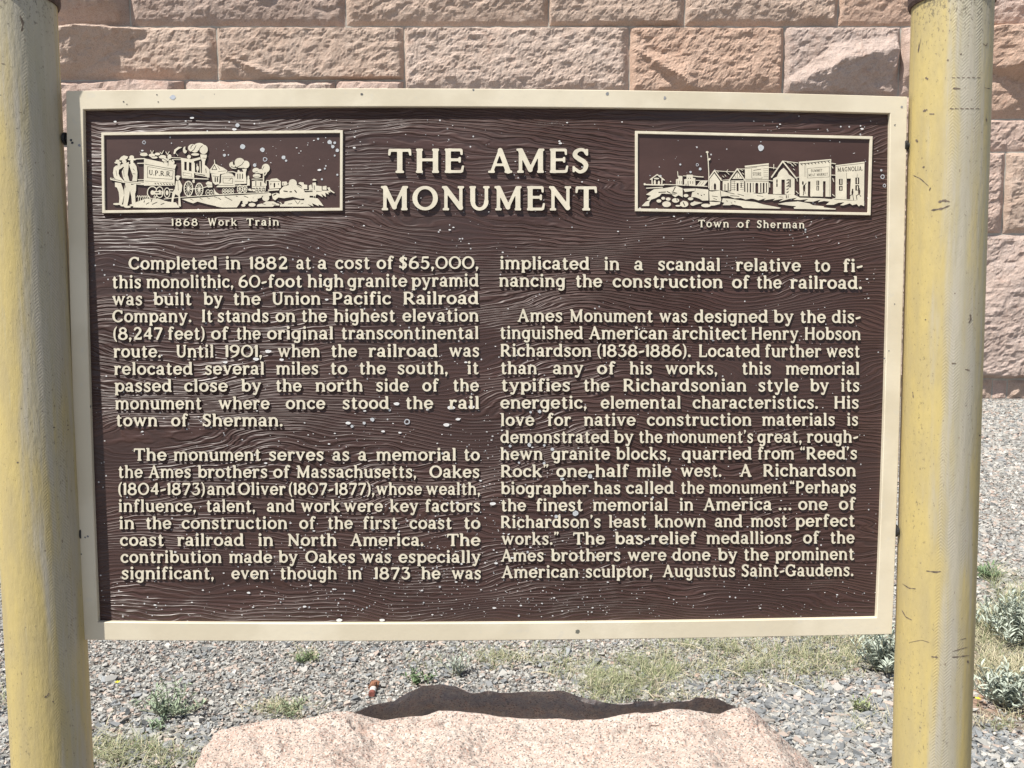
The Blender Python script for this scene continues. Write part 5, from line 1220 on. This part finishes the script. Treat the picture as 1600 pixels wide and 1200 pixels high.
def build_gravel():
    rng = np.random.default_rng(4)
    def field(n, d0, d1, k0, k1, s):                  # distance range, lateral slope range
        d = np.sqrt(rng.uniform(d0 * d0, d1 * d1, n)); k = rng.uniform(k0, k1, n)
        return np.stack([d * k, d, rng.uniform(-0.004, 0.008, n)], -1)
    # area of a fan = (k1-k0) (d1^2-d0^2)/2
    A = [field(115000, 2.55, 4.5, -.72, .72, 0)]
    size = [np.clip(rng.lognormal(math.log(.0056), .40, 115000), .0025, .018)]
    A.append(field(16000, 4.5, 7.5, .44, .75, 0)); size.append(np.clip(rng.lognormal(math.log(.0120), .3, 16000), .006, .03))
    A.append(field(7000, 4.5, 7.5, -.60, -.42, 0)); size.append(np.clip(rng.lognormal(math.log(.0120), .3, 7000), .006, .03))
    A.append(field(12000, 7.5, 12.9, .50, .66, 0)); size.append(np.clip(rng.lognormal(math.log(.019), .3, 12000), .01, .04))
    A.append(field(14000, 4.5, 9, -.42, .44, 0)); size.append(np.clip(rng.lognormal(math.log(.015), .3, 14000), .008, .03))
    pos = np.concatenate(A); sz = np.concatenate(size)
    near = np.hypot(pos[:, 0] - SOIL[0], (pos[:, 1] - SOIL[1]) * .6) < .34; keep = ~near | (rng.random(len(pos)) < .22)
    pos = pos[keep]; sz = sz[keep]
    stones(pos, sz, rng, 'gravel', 'small grey and pink crushed stones covering the ground')
    # coarser slate chips at the lower right, and scattered larger stones
    p = []; s = []
    for cx, cy, rx, ry, n in ((1290, 1140, 130, 70, 2600), (1560, 1175, 60, 30, 500), (1430, 1150, 60, 50, 300), (240, 1150, 150, 60, 500), (60, 1150, 80, 60, 100), (1100, 1060, 250, 40, 300), (800, 1050, 600, 50, 500)):
        for _ in range(n):
            g = on_ground(cx + rng.normal(0, rx * .55), cy + rng.normal(0, ry * .6)); g[2] = rng.uniform(0.002, 0.012)
            p.append(g); s.append(min(.030, rng.lognormal(math.log(.0125), .33)))
    stones(np.array(p), np.array(s), rng, 'slate_chips', 'coarser blue grey slate chips among the gravel', (0.22, 0.5), slate=.45)

def blade(m, col, base, h, lean, az, w, c, seg=3, tipc=None):
    dx, dy = math.cos(az), math.sin(az); sx, sy = -dy, dx
    vs = []
    for i in range(seg + 1):
        t = i / seg
        r = lean * t * t * h; z = h * (t - 0.25 * lean * t * t)
        ww = w * (1 - t) ** .7 + 0.0002
        for s in (-1, 1): vs.append((base[0] + dx * r + sx * ww * s, base[1] + dy * r + sy * ww * s, base[2] + z))
    m.add(vs, [(2 * i, 2 * i + 1, 2 * i + 3, 2 * i + 2) for i in range(seg)])
    tipc = tipc or c
    for i in range(seg + 1):
        t = i / seg; col.extend([tuple(c[k] * (1 - t) + tipc[k] * t for k in range(3))] * 2)

def build_grass():
    rng = np.random.default_rng(8); m = MB(); col = []
    green = (.16, .195, .095); pale = (.31, .32, .19); straw = (.50, .45, .31)
    patches = [  # px, py, rx, ry, clumps, blades, height, dryness
        (960, 1075, 70, 26, 60, 12, .055, .25), (1010, 1045, 60, 22, 46, 11, .06, .3), (1100, 1040, 60, 25, 26, 8, .04, .5), (1200, 1040, 90, 26, 60, 10, .055, .35),
        (1300, 1035, 70, 25, 60, 10, .06, .45), (1340, 1005, 90, 14, 40, 9, .06, .6), (1120, 1012, 100, 16, 40, 9, .05, .35), (780, 1032, 30, 12, 20, 9, .05, .3),
        (690, 1030, 90, 20, 14, 6, .035, .4), (440, 1110, 50, 12, 26, 8, .04, .5), (175, 1180, 55, 22, 34, 9, .06, .4), (320, 1190, 60, 14, 14, 8, .05, .35), (235, 1185, 60, 22, 22, 8, .055, .4),
        (480, 1028, 14, 8, 8, 10, .05, .1), (1050, 1090, 60, 10, 16, 7, .035, .5), (1360, 1130, 25, 15, 8, 7, .05, .5), (880, 1040, 50, 26, 30, 8, .04, .4),
        (1555, 985, 45, 22, 66, 12, .09, .8), (1570, 1050, 45, 22, 70, 12, .07, .92), (1540, 1010, 25, 40, 26, 10, .08, .8), (1545, 905, 18, 10, 10, 9, .12, .2), (1590, 945, 30, 14, 20, 10, .14, .35), (1560, 1130, 40, 16, 12, 8, .05, .7), (30, 1080, 40, 60, 16, 8, .06, .5)]
    for px, py, rx, ry, nc, nb, h, dry in patches:
        for _ in range(int(nc * 1.6)):
            c = on_ground(px + rng.normal(0, rx * .6), py + rng.normal(0, ry * .6)); 
            for _ in range(nb):
                b = c + np.array([rng.normal(0, .018), rng.normal(0, .018), 0]); b[2] = 0
                u = rng.random()
                cc = straw if u < dry * .75 else (pale if u < .75 else green)
                f = rng.uniform(.75, 1.25); cc = tuple(k * f for k in cc)
                blade(m, col, b, h * rng.uniform(.4, 1.25), rng.uniform(.2, 2.2), rng.uniform(0, 6.28), rng.uniform(.0007, .0015), cc, 3, tuple(min(1, k * 1.25) for k in cc))
    # loose dry stalks lying over the gravel
    for x, y, L, az in ((1045, 1010, .16, -.5), (1175, 1040, .12, .9), (1215, 1070, .16, -.9), (830, 1057, .10, -.3), (1230, 1012, .1, 1.2), (1530, 1040, .18, .3), (1390, 1065, .12, -.7), (700, 1100, .01, 0), (1000, 1085, .08, -1.0), (1120, 1050, .12, -.8)):
        g = on_ground(x, y); pts = [(g[0] + math.cos(az) * L * t, g[1] + math.sin(az) * L * t, .016 + .012 * math.sin(3 * t)) for t in (0, .33, .66, 1)]
        n0 = m.n; m.tube(pts, .0016, 5); col.extend([(.62, .55, .40)] * (m.n - n0))
    o = m.build('grass', M_LEAF, color=np.array(col)); setp(o, 'thin green and straw coloured grass growing through the gravel', 'grass', kind='stuff')

def plant(px, py, name, label, h, spread, stems, leaves, leaf_l, leaf_w, c, group=None, seed=0, up=.8, cat_='plant'):
    rng = np.random.default_rng(100 + seed); g = on_ground(px, py)
    root = empty(name, tuple(g), label, cat_, group)
    ms = MB(); cs = []; ml = MB(); cl = []
    for s in range(stems):
        az = rng.uniform(0, 6.28); ln = h * rng.uniform(.6, 1.1); out = spread * rng.uniform(.15, 1.0)
        b = np.array([rng.normal(0, .012), rng.normal(0, .012), 0])
        tip = b + np.array([math.cos(az) * out, math.sin(az) * out, ln * up * (1 - .35 * out / max(spread, .01))])
        mid = b * .5 + tip * .5 + np.array([math.cos(az) * out * .12, math.sin(az) * out * .12, -ln * .06])
        pts = [b, b * .3 + mid * .7, mid, mid * .4 + tip * .6, tip]
        n0 = ms.n; ms.tube(pts, [.0024, .002, .0018, .0014, .0008], 5); cs.extend([(.30, .30, .22)] * (ms.n - n0))
        for k in range(leaves):
            t = (k + .5 + rng.uniform(-.3, .3)) / leaves; t = .12 + .88 * t
            q = (1 - t) ** 2 * b + 2 * t * (1 - t) * mid + t * t * tip
            la = az + rng.uniform(-2.6, 2.6) if k < leaves - 3 else rng.uniform(0, 6.28)
            el = rng.uniform(.25, 1.15)
            d = np.array([math.cos(la) * math.cos(el), math.sin(la) * math.cos(el), math.sin(el)])
            sd = np.cross(d, [0, 0, 1]); sd /= np.linalg.norm(sd); nn = np.cross(sd, d)
            L = leaf_l * rng.uniform(.6, 1.2); w = leaf_w * rng.uniform(.75, 1.2)
            vs = [q, q + d * L * .35 + sd * w * .8 + nn * w * .5, q + d * L * .42 - nn * w * .1, q + d * L * .35 - sd * w * .8 + nn * w * .5, q + d * L * .75 + sd * w * .6 + nn * w * .2, q + d * L * .75 - sd * w * .6 + nn * w * .2, q + d * L - nn * L * .06]
            ml.add(vs, [(0, 1, 2), (0, 2, 3), (1, 4, 2), (2, 5, 3), (2, 4, 6), (2, 6, 5)])
            f = rng.uniform(.8, 1.2); cl.extend([tuple(x * f for x in c)] * 7)
    ms.build('stem', M_LEAF, root, color=np.array(cs)); ml.build('foliage', M_LEAF, root, color=np.array(cl))
    return root

def build_plants():
    sage = (.27, .33, .26); silver = (.43, .475, .40); green = (.15, .23, .10); bright = (.19, .27, .14)
    plant(265, 1120, 'sage_plant', 'sprawling grey green sage plant on the gravel left of the boulder', .13, .15, 22, 12, .034, .0045, (.32, .38, .27), seed=1, up=1.0)
    plant(1385, 1050, 'sage_bush', 'dense silvery sage bush behind the foot of the right post', .20, .17, 60, 13, .042, .0055, silver, seed=2, up=1.0)
    plant(1572, 1105, 'sage_bush', 'low silver sage bush right of the right post, nearest the camera', .17, .17, 56, 12, .036, .0062, silver, seed=3, up=.95)
    plant(1592, 1010, 'sage_bush', 'tall silver sage bush at the right edge, behind the straw grass', .26, .20, 60, 14, .042, .0062, silver, seed=4, up=1.0)
    plant(1560, 990, 'sage_bush', 'smaller sage bush in straw grass beside the right post', .17, .13, 34, 11, .036, .0055, (.38, .44, .36), seed=5, up=1.0)
    plant(655, 1068, 'weed', 'small bright green leafy weed just behind the boulder', .055, .05, 12, 7, .030, .005, bright, seed=6, up=1.0)
    plant(712, 1055, 'sage_plant', 'thin upright grey sage sprig behind the middle of the boulder', .12, .07, 9, 10, .034, .0038, silver, seed=7, up=1.1)
    plant(480, 1035, 'weed', 'small tufted weed under the lower edge of the sign, left of centre', .05, .06, 14, 6, .024, .003, (.22, .29, .15), seed=8, up=.8)
    plant(455, 1112, 'weed', 'low grey green weed touching the back of the boulder', .05, .10, 20, 8, .020, .003, (.27, .32, .20), seed=9, up=.7)
    plant(245, 1140, 'weed', 'small dull green weed in front of the sprawling sage plant', .05, .05, 8, 7, .026, .004, (.26, .33, .22), seed=10)
    plant(1540, 905, 'weed', 'dark green weed beside the right post, farthest from the camera', .10, .09, 22, 8, .04, .005, (.17, .24, .13), seed=11)
    plant(1345, 1115, 'weed', 'sparse weed on the slate chips right of the boulder', .07, .04, 9, 7, .03, .0035, (.30, .34, .17), seed=12, up=1.1)
    # two small yellow flowers
    for x, y, lab in ((184, 1078, 'tiny yellow flower on the gravel left of the sage plant'), (1527, 1104, 'tiny yellow flower beside the right post')):
        g = on_ground(x, y); r = empty('flower', tuple(g), lab, 'flower'); m = MB(); cc = []
        for k in range(6):
            a = k * math.pi / 3; m.add([(0, 0, .03), (math.cos(a - .4) * .008, math.sin(a - .4) * .008, .034), (math.cos(a) * .013, math.sin(a) * .013, .035), (math.cos(a + .4) * .008, math.sin(a + .4) * .008, .034)], [(0, 1, 2, 3)]); cc.extend([(.75, .68, .05)] * 4)
        m.build('petals', M_LEAF, r, color=np.array(cc)); m = MB(); m.tube([(0, 0, 0), (.002, 0, .015), (0, 0, .03)], .001, 5); m.build('stem', M_LEAF, r, color=np.array([(.2, .28, .1)] * m.n))
    # slender wall-side tufts behind the bush
    
def build_litter():
    g = on_ground(583, 1083)
    root = empty('litter', tuple(g), 'crumpled brown scrap with a white band lying on the gravel behind the boulder', 'litter')
    br = m_plain('litter_brown', (.22, .10, .055), .5, 90, .5, .003); wh = m_plain('litter_white', (.62, .60, .56), .5, 60, .15, .001); rd = m_plain('litter_red', (.20, .07, .055), .45, 60, .3, .001)
    ax = np.array([.0, 1, .06])
    def seg(a, b, r0, r1, name, mat, crumple=0.0, n=18, k=5):
        rng = np.random.default_rng(int(abs(a) * 9990)); m = MB(); P = np.zeros((k, n, 3))
        for i in range(k):
            t = i / (k - 1); r = r0 + (r1 - r0) * t
            for j in range(n):
                an = j * 2 * math.pi / n; q = r * (1 + crumple * rng.normal())
                P[i, j] = (q * math.cos(an), a + (b - a) * t, .016 + .06 * (a + (b - a) * t) + q * .8 * math.sin(an))
        m.grid(P, closed=True); m.add(P[0], [tuple(range(n))]); m.add(P[-1], [tuple(range(n))[::-1]]); m.build(name, mat, root)
    seg(-.042, -.022, .013, .0135, 'base_end', rd, .03); seg(-.0215, .008, .0135, .0125, 'band', wh, .02); seg(.0085, .050, .017, .016, 'crumpled_end', br, .24, 16, 7)

build_ground(); build_wall(); build_boulder(); build_sign(); build_gravel(); build_grass(); build_plants(); build_litter()
